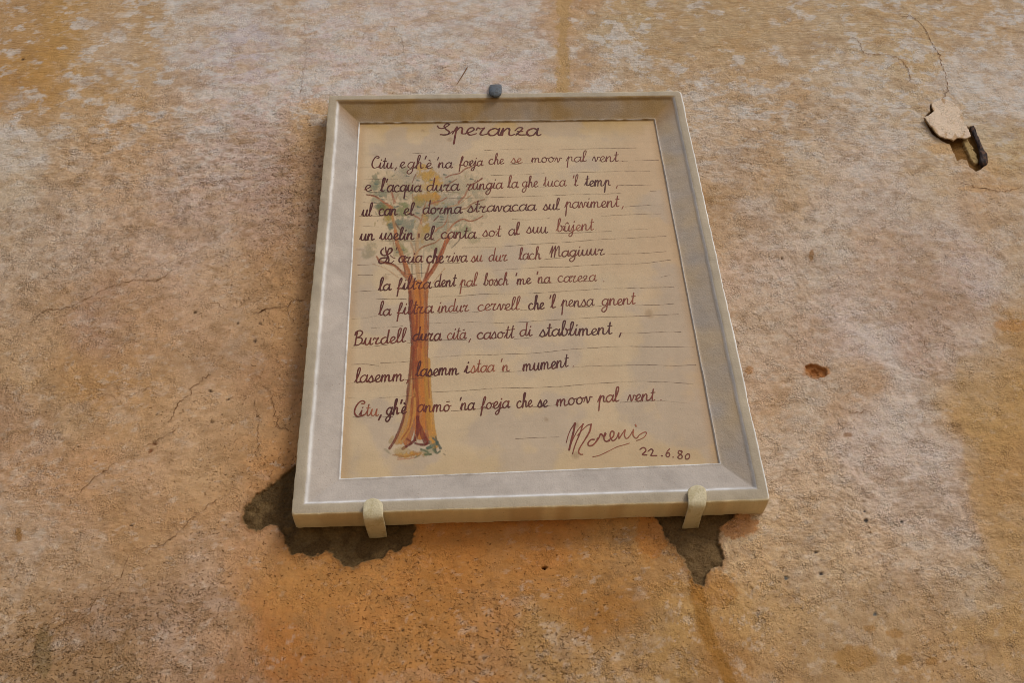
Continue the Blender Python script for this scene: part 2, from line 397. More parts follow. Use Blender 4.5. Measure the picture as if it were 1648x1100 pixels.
MORT_L = [(480,745),(466,755),(455,764),(440,780),(425,790),(405,800),(394,818),(391,836),(402,848),(418,851),(432,842),(447,846),
          (455,860),(460,880),(475,891),(498,895),(512,892),(520,888),(531,889),(544,900),(554,912),(568,915),(580,904),(597,901),
          (614,897),(626,886),(645,882),(661,872),(666,852),(660,836),(600,800)]
MORT_R = [(1050,815),(1054,835),(1066,851),(1071,868),(1084,881),(1094,895),(1107,908),(1112,928),(1117,941),(1131,943),(1137,928),
          (1146,918),(1160,912),(1168,900),(1160,884),(1155,868),(1153,852),(1166,842),(1182,834),(1180,815)]
HOLE = [(1487,190),(1491,184),(1497,179),(1498,167),(1520,170),(1545,195),(1558,205),(1564,203),(1571,214),(1580,235),(1588,254),(1588,263),(1580,270),
        (1571,275),(1561,268),(1557,257),(1547,255),(1541,258),(1538,250),(1533,240),(1530,231),(1514,224.5),(1501,214),(1492,200)]


def feature_masks(px, py):
    """distances (photo pixels) of the broken places; wobbled so edges are ragged"""
    wob = (fbm(px / 7, py / 7, 31, 4) - .5) * 9 + (fbm(px / 22, py / 22, 37, 3) - .5) * 8
    return poly_sd(px, py, MORT_L) + wob, poly_sd(px, py, MORT_R) + wob, poly_sd(px, py, HOLE) + wob * .25


def near(px, py, b, m=40):
    return (px > b[0] - m) & (px < b[1] + m) & (py > b[2] - m) & (py < b[3] + m)


def wall_paint(px, py, X, U):
    """tone + surface channels for every wall vertex"""
    n = len(px)
    cx = np.clip(px, -60, 1710); cy = np.clip(py, -60, 1160)
    wx = (fbm(X * 9, U * 9, 1, 5, .6) - .5) * 95; wy = (fbm(X * 9, U * 9, 8, 5, .6) - .5) * 95
    qx = (cx + wx).astype(np.float32); qy = (cy + wy).astype(np.float32)
    acc = np.zeros((n, 7), np.float32); wt = np.full(n, 1e-9, np.float32)
    vals = CPA[:, 2:9].astype(np.float32).copy()
    vals[:, :3] = lin(CPA[:, 2:5])
    up = sst(330, 120, cy)
    for k in range(len(CP)):
        d2 = (qx - CPA[k, 0]) ** 2 + (qy - CPA[k, 1]) ** 2
        s = 30.0
        e = np.exp(-d2 / (2 * s * s)) + 0.02 / (1 + (d2 / 2500.) ** 2)
        wt += e; acc += e[:, None] * vals[k]
    acc /= wt[:, None]
    col = acc[:, :3].astype(float); pale = acc[:, 3].astype(float); pit = acc[:, 4].astype(float)
    grain = acc[:, 5].astype(float); streak = acc[:, 6].astype(float)
    col = col * (1 + .30 * pit * grain - .16 * streak)[:, None]

    def over(mask, c, a=1.0):
        nonlocal col
        k = (mask * a)[:, None]; col = col * (1 - k) + lin(c) * k

    # lime bloom in irregular islands
    isl = fbm(X * 26, U * 34, 51, 6, .62)
    over(sst(.52, .60, isl + (pale - .8) * .16), (168, 156, 146), .62 * up + .14)
    isl2 = fbm(X * 40, U * 60, 61, 5, .62)
    over(sst(.55, .61, isl2 + (pale - .8) * .2) * sst(.2, .6, pale), (166, 158, 152), .5 * up + .16)
    isl3 = fbm(X * 90, U * 120, 63, 5, .65)
    over(sst(.55, .64, isl3 + (pale - .8) * .15), (170, 152, 134), .38)
    # worn, browner scuffs
    sc_ = fbm(X * 18, U * 30, 71, 6, .65)
    over(sst(.54, .66, sc_), (130, 100, 70), .34)
    sc2 = fbm(X * 70, U * 110, 73, 5, .65)
    over(sst(.54, .66, sc2), (122, 90, 58), .22 + .3 * pit)
    # ochre islands in the upper half
    oc = fbm(X * 22, U * 40, 81, 6, .6)
    over(sst(.55, .62, oc) * sst(700, 100, py), (156, 122, 82), .34)
    # the ochre wash that runs down left of the streaked field at the top
    sd = poly_sd(px, py, [(894,-40),(922,-40),(917,30),(913,60),(917,100),(914,148),(893,150),(897,100),(896,60),(898,30)]) + (fbm(px / 7, py / 6, 41, 4) - .5) * 17
    over(sst(-3, 3, sd), (150, 118, 78), .88)
    pale = pale * (1 - .8 * sst(-2, 3, sd)); streak = streak * (1 - .6 * sst(-2, 3, sd))
    # repainted ochre field at the right edge with its clear border
    sd = poly_sd(px, py, [(1530,590),(1541,640),(1546,690),(1552,740),(1560,790),(1568,840),(1590,900),(1625,950),(1800,1020),(1800,480),(1640,500),(1600,540)])
    sd = sd + (fbm(px / 14, py / 14, 43, 4) - .5) * 16
    f = sst(-2, 5, sd) * sst(470, 620, py)
    over(f, (154, 122, 82), .42); pale *= 1 - .6 * f
    # rust run below the right hook
    ln = [(1118,925),(1122,960),(1130,990),(1140,1030),(1158,1060),(1172,1090),(1185,1160)]
    d = seg_dist(px, py, ln) + (fbm(px / 10, py / 10, 45, 3) - .5) * 9
    over(sst(14, 8, d), (128, 86, 36), .75); pale *= 1 - .7 * sst(14, 8, d)
    # orange damp under the plaque and round the mortar
    for (ex, ey, rx, ry, c, a) in [(500, 925, 120, 60, (154, 110, 62), .45), (740, 870, 200, 60, (150, 98, 46), .55), (1185, 845, 34, 22, (150, 96, 50), .7),
                                   (1150, 950, 40, 30, (146, 98, 44), .6), (1050, 860, 26, 40, (150, 92, 38), .6), (1590, 303, 46, 6, (166, 126, 82), .45),
                                   (1530, 238, 40, 10, (166, 128, 84), .5), (1630, 525, 30, 10, (156, 108, 60), .5), (30, 862, 5, 12, (124, 88, 50), .9),
                                   (1306, 410, 4, 9, (128, 92, 58), .9), (1205, 597, 7, 8, (146, 104, 66), .8), (1365, 700, 8, 4, (118, 84, 58), .8),
                                   (1312, 598, 22, 12, (140, 92, 52), .9), (1375, 1060, 34, 22, (138, 100, 54), .7), (1455, 1062, 14, 10, (132, 96, 54), .9),
                                   (1440, 1020, 14, 8, (138, 100, 58), .8), (1400, 1012, 12, 6, (134, 98, 58), .8), (1500, 1065, 10, 8, (138, 100, 58), .8),
                                   (70, 1050, 14, 44, (96, 76, 46), .6), (590, 1000, 170, 110, (152, 104, 52), .35)]:
        q = ((px - ex) / rx) ** 2 + ((py - ey) / ry) ** 2 + (fbm(px / 8, py / 8, 47, 4) - .5) * 1.3
        over(sst(1.25, .7, q) if rx < 60 else sst(2.0, .0, q), c, a)
    # everything beyond the photographed part keeps the average tone
    out = sst(0, 250, np.maximum(np.maximum(-px - 40, px - 1690), np.maximum(-py - 40, py - 1140)))
    big = fbm(X * 3, U * 3, 91, 5)[:, None]
    avg = lin((144, 114, 80)) * (1 - big) + lin((156, 136, 118)) * big
    col = col * (1 - out[:, None]) + avg * out[:, None]
    return col, pale, np.clip(pit, 0, 1.2), grain, streak


def axis(lo, hi, zones, fine, coarse, far_lo, far_hi):
    t = [lo]
    while t[-1] < hi:
        x = t[-1]
        st = fine if any(a - .004 < x < b for a, b in zones) else coarse
        t.append(x + st)
    a = [lo]; s = coarse
    while a[-1] > far_lo: s *= 1.22; a.append(a[-1] - s)
    b = [t[-1]]; s = coarse
    while b[-1] < far_hi: s *= 1.22; b.append(b[-1] + s)
    return np.array(a[::-1][:-1] + t + b[1:])


def zone(poly, ax):
    q = np.array([unproj(x, y, -TH) for x, y in poly])[:, ax]
    return q.min() - .006, q.max() + .006


CH = [(1296, 588), (1330, 588), (1330, 610), (1296, 610)]
xs = axis(-1.10, 1.15, [zone(MORT_L, 0), zone(MORT_R, 0), zone(HOLE, 0), zone(CH, 0)], .0009, .0024, -5, 5)
us = axis(-.70, .78, [zone(MORT_L, 1), zone(MORT_R, 1), zone(HOLE, 1), zone(CH, 1)], .0009, .0024, -2.62, 3.2)
XX, UU = np.meshgrid(xs, us)
X = XX.ravel(); U = UU.ravel()
px, py = proj(X, U, -TH)
front = (X * ROT[2, 0] + U * ROT[2, 1] - TH * ROT[2, 2] + TR[2]) < -0.2
px = np.where(front, px, -900.); py = np.where(front, py, -900.)
px = np.clip(px, -3000, 4000); py = np.clip(py, -3000, 4000)
col, pale, pit, grain, streak = wall_paint(px, py, X, U)
mL = np.full(len(X), -50.); mR = mL.copy(); mH = mL.copy()
for arr, idx, poly in ((mL, 0, MORT_L), (mR, 1, MORT_R), (mH, 2, HOLE)):
    q = np.array(poly); s = near(px, py, (q[:, 0].min(), q[:, 0].max(), q[:, 1].min(), q[:, 1].max()))
    arr[s] = feature_masks(px[s], py[s])[idx]
mort = np.maximum(mL, mR)
# relief, metres out of the wall
D = (fbm(X * 7, U * 7, 3, 3) - .5) * .005 + (fbm(X * 60, U * 60, 5, 3) - .5) * .0022 * (.35 + grain)
D += (fbm(X * 210, U * 210, 6, 2) - .5) * .0016 * grain
D += (fbm(X * 30, U * 130, 15, 3) - .5) * .0007 * streak
k = sst(-2.0, 2.0, mort)
lump = (fbm(X * 90, U * 90, 25, 4) - .5) * .004
D = D * (1 - k) + (-.0032 + lump * 1.5) * k
D += .0005 * sst(-9, -1.5, mort) * (1 - k)
# tone of the mortar and dark stained margin
mc = lin((88, 66, 40))[None] * np.ones((len(X), 1))
g2 = sst(.45, .65, fbm(X * 40, U * 40, 27, 4))[:, None]
mc = mc * (1 - g2) + lin((106, 82, 52)) * g2
mr = (mR > -8)[:, None]
mc = np.where(mr, mc * .55 + lin((118, 92, 62)) * .45, mc)
stain = sst(-11, 0, mort + (fbm(px / 9, py / 9, 29, 3) - .5) * 12)[:, None] * .5
col = col * (1 - stain) + lin((112, 72, 38)) * stain
k3 = sst(-4.5, 1.5, mort + (fbm(px / 3, py / 3, 171, 3) - .5) * 5)[:, None]
col = col * (1 - k3) + mc * k3
pale *= 1 - k3[:, 0]; pit *= 1 - k3[:, 0]
# the hole with its flaked edge
kh = sst(-.8, 1.6, mH)
D = D * (1 - kh) + (-.010 + lump * .6) * kh
hc = lin((104, 72, 36))[None] * np.ones((len(X), 1))
cream = sst(7, 4, seg_dist(px, py, [(1556, 222), (1562, 234), (1570, 250), (1573, 254)]) + (fbm(px / 4, py / 4, 33, 3) - .5) * 5)[:, None]
hc = hc * (1 - cream) + lin((146, 120, 80)) * cream
D += cream[:, 0] * kh * .005
col = col * (1 - kh[:, None]) + hc * kh[:, None]
pale *= 1 - kh; pit *= 1 - kh
# nail hole, chips and single pits
PITS = [(877,914,4.2,.012,(22,14,10)),(1312,600,9,.0035,(124,74,42)),(37,94,3,.002,(70,50,34)),(1452,840,3,.002,(70,62,56)),(1394,838,4,.002,(66,60,58)),
        (1313,890,4,.002,(74,62,52)),(1322,924,4,.002,(76,66,60)),(1265,931,4.5,.002,(84,78,70)),(1409,989,4,.002,(84,80,74)),(411,549,4,.002,(72,54,40)),
        (339,630,3.5,.002,(76,56,40)),(368,643,3,.002,(72,54,40)),(342,679,3.5,.002,(80,58,38)),(252,668,3,.002,(80,60,44)),(383,520,3,.002,(76,56,40)),
        (418,520,3,.002,(76,56,40)),(249,714,5,.002,(96,60,36)),(242,726,5,.002,(110,70,44)),(1392,823,2.6,.002,(84,78,74)),(314,503,3.5,.002,(80,60,44)),
        (211,846,2.5,.002,(72,50,34)),(783,991,2.5,.002,(60,44,30)),(648,1015,2.5,.002,(60,44,30)),(720,1065,2.5,.002,(66,48,32)),(1258,416,2.5,.001,(90,64,44))]
for (ex, ey, r, dep, c) in PITS:
    s = near(px, py, (ex, ex, ey, ey), 30)
    q = 1.25 * np.hypot((px[s] - ex), (py[s] - ey) * 1.15) + (fbm(px[s] / 3, py[s] / 3, 35, 3) - .5) * r
    kk = sst(r * 1.25, r * .7, q)
    D[s] -= dep * kk * .8
    col[s] = col[s] * (1 - kk[:, None]) + lin(c) * kk[:, None]
# the long chip has its own outline
sdc = poly_sd(px, py, [(1296,589),(1305,586),(1318,589),(1330,594),(1332,603),(1326,608),(1314,606),(1302,600)]) + (fbm(px / 5, py / 5, 39, 3) - .5) * 4
kk = sst(-.8, 1.2, sdc); D -= .0045 * kk; col = col * (1 - kk[:, None]) + lin((134, 84, 46)) * kk[:, None]; pale *= 1 - kk

V = world(np.stack([X, U, -TH + D], -1))
F = grid_faces(len(us), len(xs))
col = np.clip(col * GAIN * np.array([1.17, 1.28, 1.36]), 0, .95)
attrs = {'Col': col, 'pale': pale, 'pit': pit, 'grain': grain, 'streak': streak}
fm = mort[F].mean(1) > 0
left = px[F].mean(1) < 824
FW = F[~fm]
a = compact(V, FW, attrs)
wall = new_obj('plaster_wall', mesh_np('plaster_wall', *a), None, M_WALL)
wall['label'] = 'weathered ochre and pink plaster wall, flaking and stained, behind the plaque'
wall['category'] = 'wall'
for nm_l, sel in (('left', fm & left), ('right', fm & ~left)):
    a = compact(V, F[sel], attrs)
    o = new_obj('mortar_patch', mesh_np('mortar_patch', *a), wall, M_MORT)
    o['label'] = 'dark brown mortar showing round the left hook' if nm_l == 'left' else 'brown mortar showing under the right hook'
del XX, UU, F, FW, a


def box(name, lo, hi, mat, parent=None, bev=0.0):
    lo = np.array(lo, float); hi = np.array(hi, float)
    v = np.array([[(lo, hi)[i][0], (lo, hi)[j][1], (lo, hi)[k_][2]] for i in (0, 1) for j in (0, 1) for k_ in (0, 1)])
    f = [[0, 1, 3, 2], [4, 6, 7, 5], [0, 4, 5, 1], [2, 3, 7, 6], [0, 2, 6, 4], [1, 5, 7, 3]]
    return new_obj(name, mesh_np(name, v, f, None, False), parent, mat)


box('masonry_core', (-4.9, .03, -.02), (4.9, .35, Z0 + 3.1), M_CORE, wall)

# ground in front of the wall, below the picture: it throws the warm light on undersides
gv = np.array([[-40, -40, 0], [40, -40, 0], [40, .5, 0], [-40, .5, 0]], float)
g = new_obj('ground', mesh_np('ground', gv, [[0, 1, 2, 3]], None, False), None, M_GROUND); g['kind'] = 'structure'


# ------------------------------------------------------------------ ribbons (cracks, ruled lines, ink)
def catmull(P, step):
    P = np.asarray(P, float)
    if len(P) < 3:
        n = max(2, int(np.linalg.norm(P[-1] - P[0]) / step) + 1)
        t = np.linspace(0, 1, n)[:, None]
        return P[0] * (1 - t) + P[-1] * t
    Q = np.vstack([2 * P[0] - P[1], P, 2 * P[-1] - P[-2]])
    out = []
    for i in range(1, len(Q) - 2):
        p0, p1, p2, p3 = Q[i - 1:i + 3]
        n = max(2, int(np.linalg.norm(p2 - p1) / step) + 1)
        t = np.linspace(0, 1, n, endpoint=False)[:, None]
        out.append(.5 * (2 * p1 + (p2 - p0) * t + (2 * p0 - 5 * p1 + 4 * p2 - p3) * t ** 2 + (-p0 + 3 * p1 - 3 * p2 + p3) * t ** 3))
    out.append(P[-1:])
    return np.vstack(out)


class Ribbons:
    def __init__(s): s.V = []; s.F = []; s.C = []; s.A = []; s.n = 0; s.k = 0

    def add(s, pts, wid, c, alpha, o):
        """pts (n,2) in wall x,u ; wid (n,) metres ; c (3,) or (n,3) ; alpha (n,)"""
        pts = np.asarray(pts, float); n = len(pts)
        if n < 2: return
        t = np.gradient(pts, axis=0); t /= np.linalg.norm(t, axis=1)[:, None] + 1e-12
        nn = np.stack([-t[:, 1], t[:, 0]], -1)
        wid = np.broadcast_to(wid, (n,)).astype(float).copy()
        # rounded ends
        P = np.vstack([pts[:1] - t[:1] * wid[0] * .45, pts, pts[-1:] + t[-1:] * wid[-1] * .45])
        N = np.vstack([nn[:1], nn, nn[-1:]]); W = np.concatenate([[wid[0] * .45], wid, [wid[-1] * .4]])
        al = np.broadcast_to(alpha, (n,)); al = np.concatenate([al[:1], al, al[-1:]])
        cc = np.broadcast_to(c, (n, 3)); cc = np.vstack([cc[:1], cc, cc[-1:]])
        m = n + 2
        z = o + (s.k % 7) * 2.6e-5 + np.linspace(0, 2.2e-5, m); s.k += 1
        A = np.concatenate([P + N * W[:, None] / 2, z[:, None]], 1); Bv = np.concatenate([P - N * W[:, None] / 2, z[:, None]], 1)
        V_ = np.empty((2 * m, 3)); V_[0::2] = A; V_[1::2] = Bv
        s.V.append(world(V_)); s.C.append(np.repeat(cc, 2, 0)); s.A.append(np.repeat(al, 2))
        i = np.arange(m - 1) * 2 + s.n
        s.F.append(np.stack([i + 1, i + 3, i + 2, i], -1)); s.n += 2 * m

    def build(s, name, mat, parent):
        me = mesh_np(name, np.vstack(s.V), np.vstack(s.F), {'Col': np.vstack(s.C), 'alpha': np.concatenate(s.A)})
        return new_obj(name, me, parent, mat)


CRACKS = [
 [(60,510),(77,500),(113,495),(143,480),(173,465),(207,455),(233,452),(257,452),(268,445),(277,435)],
 [(343,597),(328,610),(313,622),(305,640),(296,645),(287,650),(283,662),(280,670),(270,682)],
 [(230,722),(248,712),(262,704),(277,697),(282,686)],
 [(403,502),(418,503),(430,497),(445,495),(462,494),(468,487),(473,484),(493,483)],
 [(462,494),(463,507),(469,514),(470,524)],
 [(330,490),(350,489),(359,497),(367,499),(383,494),(386,488),(400,484),(410,480)],
 [(420,625),(432,626),(437,636),(440,657),(444,672),(447,687),(458,691),(470,695)],
 [(297,133),(330,135),(350,138),(368,142),(387,142),(415,141)],
 [(300,297),(340,295),(370,290),(410,287)],
 [(247,312),(275,313),(300,311)],
 [(491,30),(490,60),(492,90),(487,120),(482,158)],
 [(290,856),(298,845),(307,836),(313,829),(320,826),(336,815),(353,803)],
 [(213,886),(232,884),(253,881),(268,872),(290,856)],
 [(160,956),(178,943),(197,926),(201,910),(207,893),(213,886)],
 [(80,1026),(90,1014),(100,1006),(125,995),(143,986),(152,968),(160,956)],
 [(123,800),(140,783),(160,766),(178,752),(188,744)],
 [(585,63),(590,50),(607,43),(630,43),(640,52),(647,63),(649,80),(652,95)],
 [(1451,28),(1468,28),(1485,43),(1493,55),(1498,67),(1506,80),(1511,90),(1516,105),(1521,117),(1524,132),(1525,147),(1518,156),(1508,165),(1498,173)],
 [(1365,63),(1376,63),(1384,72),(1391,87),(1410,89),(1431,90),(1446,96),(1455,103),(1461,113),(1465,127),(1458,134)],
 [(1543,292),(1560,298),(1575,302),(1592,305),(1611,309),(1630,305),(1646,300)],
 [(1480,657),(1491,660),(1506,661),(1521,662)],
 [(1345,654),(1360,661),(1372,666),(1385,664),(1396,661)],
 [(477,447),(488,446),(500,442)],[(477,397),(490,398),(503,399)],
 [(1358,23),(1372,26)],[(1395,21),(1405,24),(1416,25)],[(1580,40),(1588,35),(1596,36)],
 [(1604,43),(1625,46),(1640,50)],[(1423,172),(1455,174),(1488,173)],
 [(1475,530),(1485,550),(1498,580)],[(345,905),(360,915),(370,925),(380,923)],[(528,928),(534,943),(536,958)],
 [(410,640),(415,690),(415,730)],[(160,635),(185,640),(200,650)],[(200,640),(222,632),(247,622)],
 [(30,645),(37,630)],[(430,560),(420,545)],[(300,480),(306,465)],
 [(756,838),(764,833),(775,828)],
]
BOLD = {10: .4, 7: .5, 16: .5, 17: 1.1, 18: 1.0, 0: 1.0, 1: 1.1, 3: 1.2, 6: .9, 19: 1.0}
for i, cpts in enumerate(CRACKS[:-1]):
    r = Ribbons()
    P = unproj(np.array([p[0] for p in cpts]), np.array([p[1] for p in cpts]), -TH)[:, :2]
    P = catmull(P, .0035); n = len(P)
    P = P + rng.normal(0, .0014, P.shape)
    wv = .00085 * BOLD.get(i, .7) * (.25 + 1.5 * fbm(P[:, 0] * 160, P[:, 1] * 160, 161, 2)) * (.5 + 1.0 * rng.random(n))
    wv = wv * np.clip(np.minimum(np.arange(n), np.arange(n)[::-1]) / 4 + .3, 0, 1)
    # follow the relief of the wall
    iu = np.clip(np.searchsorted(us, P[:, 1]), 0, len(us) - 1); ix = np.clip(np.searchsorted(xs, P[:, 0]), 0, len(xs) - 1)
    r.add(P, wv, lin((96, 68, 46)) * GAIN, 1.0, -TH)
    zz = D[iu * len(xs) + ix] + .0007
    zz = np.convolve(np.pad(zz, 2, mode='edge'), np.ones(5) / 5, 'valid') + .0003
    zz = np.concatenate([zz[:1], zz, zz[-1:]])
    r.V[-1][:, 1] -= np.repeat(zz, 2)
    r.build('crack', M_CRACK, wall)

# scratch above the plaque
r = Ribbons(); P = catmull(unproj(np.array([736., 741, 746, 752]), np.array([136., 128, 120, 110]), -TH)[:, :2], .004)
r.add(P, np.linspace(.0012, .0022, len(P)), lin((70, 44, 34)) * GAIN, 1.0, -TH + .0022)
r.build('scratch', M_CRACK, wall)


# plaster flake lifted over the hole
FLAKE = [(1499,168),(1503,180),(1494,186),(1487,189),(1493,195),(1496,201),(1501,205),(1504,211),(1508,216),(1516,220),(1529,224),(1534,226.5),
         (1542,221),(1552,223),(1563,219.5),(1558,207),(1551,197),(1548,180),(1534,164),(1516,158)]


def flake():
    nx, ny = 90, 80
    gx, gy = np.meshgrid(np.linspace(1483, 1566, nx), np.linspace(155, 229, ny))
    gx = gx.ravel(); gy = gy.ravel()
    sd = poly_sd(gx, gy, FLAKE) + (fbm(gx / 4, gy / 4, 55, 3) - .5) * 2
    t = np.clip(((1550 - gx) * .55 + (gy - 165) * .75) / 62, 0, 1)
    o = -TH + .0012 + .0042 * t ** 1.3 - .0003 * (gx - 1530) * t * .2 + (fbm(gx / 8, gy / 8, 57, 3) - .5) * .0012
    P = CAM + (unproj(gx, gy, -TH) - CAM) * ((o - CAM[2]) / (-TH - CAM[2]))[:, None]
    F_ = grid_faces(ny, nx)[:, ::-1]
    F_ = F_[sd[F_].mean(1) > 0]
    c = lin((178, 162, 144)) * np.ones((len(gx), 1)); q = sst(.5, .65, fbm(gx / 12, gy / 18, 59, 4))[:, None]
    c = c * (1 - q) + lin((156, 132, 104)) * q
    at = {'Col': np.clip(c * GAIN * 1.2, 0, .9), 'pale': np.full(len(gx), .5), 'pit': np.full(len(gx), .1), 'grain': np.full(len(gx), .75), 'streak': np.full(len(gx), .2)}
    V1, F1, at = compact(world(P), F_, at)
    # back face and rim
    e = np.concatenate([F1[:, [0, 1]], F1[:, [1, 2]], F1[:, [2, 3]], F1[:, [3, 0]]])
    key = {}
    for x, y in e: key[(x, y)] = 1
    bd = np.array([(x, y) for (x, y) in key if (y, x) not in key])
    n = len(V1)
    V2 = V1.copy(); V2[:, 1] += .0022
    Fs = np.stack([bd[:, 1], bd[:, 0], bd[:, 0] + n, bd[:, 1] + n], -1)
    return mesh_np('plaster_flake', np.vstack([V1, V2]), np.vstack([F1, F1[:, ::-1] + n, Fs]), {k_: np.concatenate([v, v]) for k_, v in at.items()})


fo = new_obj('plaster_flake', flake(), wall, M_WALL); fo['label'] = 'pale plaster flake lifting beside the hole'


# ------------------------------------------------------------------ swept strips: hooks, clip, iron strip
def strip(name, path, mat, thick=.003, tip=True, bulge=.0015, ns=34, nc=11, wob=.0004, seed=0):
    """path: rows of (left px, left py, right px, right py, out) down the strip; gives a closed plate"""
    path = np.array(path, float)
    L = unproj(path[:, 0], path[:, 1], 0); R_ = L.copy()
    for i, p in enumerate(path):
        L[i] = unproj(p[0], p[1], p[4]); R_[i] = unproj(p[2], p[3], p[4])
    step = .004
    def rs(P):
        d = np.r_[0, np.cumsum(np.linalg.norm(np.diff((L + R_) / 2, axis=0), axis=1))]; d /= d[-1]
        tt = np.linspace(0, 1, ns); c = catmull(P, .0007)
        dc = np.r_[0, np.cumsum(np.linalg.norm(np.diff(c, axis=0), axis=1))]; dc /= dc[-1]
        return np.stack([np.interp(tt, dc, c[:, k_]) for k_ in range(3)], -1)
    Lr, Rr = rs(L), rs(R_)
    mid = (Lr + Rr) / 2; half = (Rr - Lr) / 2
    t = np.gradient(mid, axis=0); t /= np.linalg.norm(t, axis=1)[:, None]
    nrm = np.cross(t, half); nrm /= np.linalg.norm(nrm, axis=1)[:, None] + 1e-12
    if nrm[:, 2].mean() < 0: nrm = -nrm
    wl = np.linalg.norm(half, axis=1); s_ = np.r_[0, np.cumsum(np.linalg.norm(np.diff(mid, axis=0), axis=1))]
    sh = np.sqrt(np.clip(1 - (1 - np.clip(s_ / (wl.mean() * .9), 0, 1)) ** 2, .02, 1)) if tip else np.ones(ns)
    # closed cross-section: rounded rectangle
    th = np.linspace(0, 2 * np.pi, 40, endpoint=False)
    ca, sa = np.cos(th), np.sin(th)
    ex = np.sign(ca) * np.abs(ca) ** .35; ez = np.sign(sa) * np.abs(sa) ** .6
    V_ = []
    for i in range(ns):
        c = ex * sh[i]
        z = ez * thick / 2 * (.35 + .65 * min(1, sh[i] * 1.6)) + bulge * (1 - ex ** 2) * sh[i] + thick / 2
        jit = (fbm(np.full(40, s_[i] * 120.), ex * 3 + seed * 3.3 + ez, seed + 5, 3) - .5) * wob * 2
        V_.append(mid[i] + half[i] * c[:, None] + nrm[i] * (z + jit)[:, None])
    V_ = np.vstack(V_)
    i = np.arange(ns - 1)[:, None] * 40; j = np.arange(40)[None]; j2 = (j + 1) % 40
    F_ = np.stack([i + j, i + j2, i + 40 + j2, i + 40 + j], -1).reshape(-1, 4)
    n = len(V_)
    V_ = np.vstack([V_, V_[:40].mean(0), V_[-40:].mean(0)])
    jj = np.arange(40); jn = (jj + 1) % 40
    caps = np.concatenate([np.stack([jn, jj, np.full(40, n), np.full(40, n)], -1), np.stack([n - 42 + 2 + jj - 0, n - 40 + jn, np.full(40, n + 1), np.full(40, n + 1)], -1)])
    me = bpy.data.meshes.new(name)
    me.from_pydata(world(V_).tolist(), [], F_.tolist() + [c[:3].tolist() for c in caps])
    import bmesh
    bm = bmesh.new(); bm.from_mesh(me); bmesh.ops.recalc_face_normals(bm, faces=bm.faces); bm.to_mesh(me); bm.free()
    for p in me.polygons: p.use_smooth = True
    return me


def put(name, me, mat, label, cat, group=None):
    o = new_obj(name, me, None, mat); o['label'] = label; o['category'] = cat
    if group: o['group'] = group
    return o


# left hook: from the round tip on the rim, over the lower edge, back into the mortar
LH = [(587,804,614,804,.0030),(585,814,616,812,.0042),(584,824,617,822,.0052),(585,834,617,832,.0040),(587,842,619,840,-.004),(590,852,621,850,-.018),(594,864,623,862,-.040)]
put('wall_hook', strip('wall_hook', LH, M_HOOK, .0030, True, .0003, seed=1), M_HOOK, 'cream painted hook bent over the lower left edge of the plaque', 'hook', 'hooks under the plaque')
RH = [(1107,784,1134,782,.0030),(1106,794,1136,792,.0045),(1107,805,1137,803,.0055),(1107,815,1135,814,.0040),(1104,826,1130,825,-.006),(1101,837,1127,836,-.020),(1097,849,1124,847,-.040)]
put('wall_hook', strip('wall_hook', RH, M_HOOK, .0030, True, .0003, seed=2), M_HOOK, 'cream painted hook curling over the lower right edge of the plaque', 'hook', 'hooks under the plaque')
# clip on the top edge
TC = [(788,158,806,158,.002),(787,153,807,153,.0035),(787,148,807.5,148,.0040),(787.5,144,807.5,144,-.001),(788,141,807.5,141,-.012),(788,140,807.5,140,-.040)]
put('metal_clip', strip('metal_clip', TC, M_CLIP, .0034, True, .0016, seed=3), M_CLIP, 'small blue grey metal clip holding the top edge of the plaque', 'clip')
IB = [(1560,206,1566,204,-.042),(1563,214,1569,212,-.041),(1569,228,1575,225,-.040),(1574,243,1581,240,-.039),(1576,254,1587,250,-.038),(1575,264,1588,261,-.038),(1578,270,1585,267,-.042)]
put('iron_strip', strip('iron_strip', IB, M_RUST, .004, False, .0015, wob=.0026, seed=4), M_RUST, 'short rusty iron strip sunk in the broken plaster hole at upper right', 'iron strip')

# ------------------------------------------------------------------ the plaque
plq = bpy.data.objects.new('poem_plaque', None); SC.collection.objects.link(plq)
plq.location = world(np.array([0, -HH, -TH])).tolist()
plq['label'] = 'framed cream plaque with a handwritten poem and a painted tree, hung on the wall'
plq['category'] = 'plaque'
bpy.context.view_layer.update()


def attach(o):
    o.parent = plq; o.matrix_parent_inverse = plq.matrix_world.inverted(); return o


OP = -.0165                                                            # depth of the written panel
PC = [unproj(x, y, OP) for x, y in ((580, 200), (1052, 194), (1156, 746), (549, 771))]   # TL TR BR BL
PCX = np.array([p[:2] for p in PC])


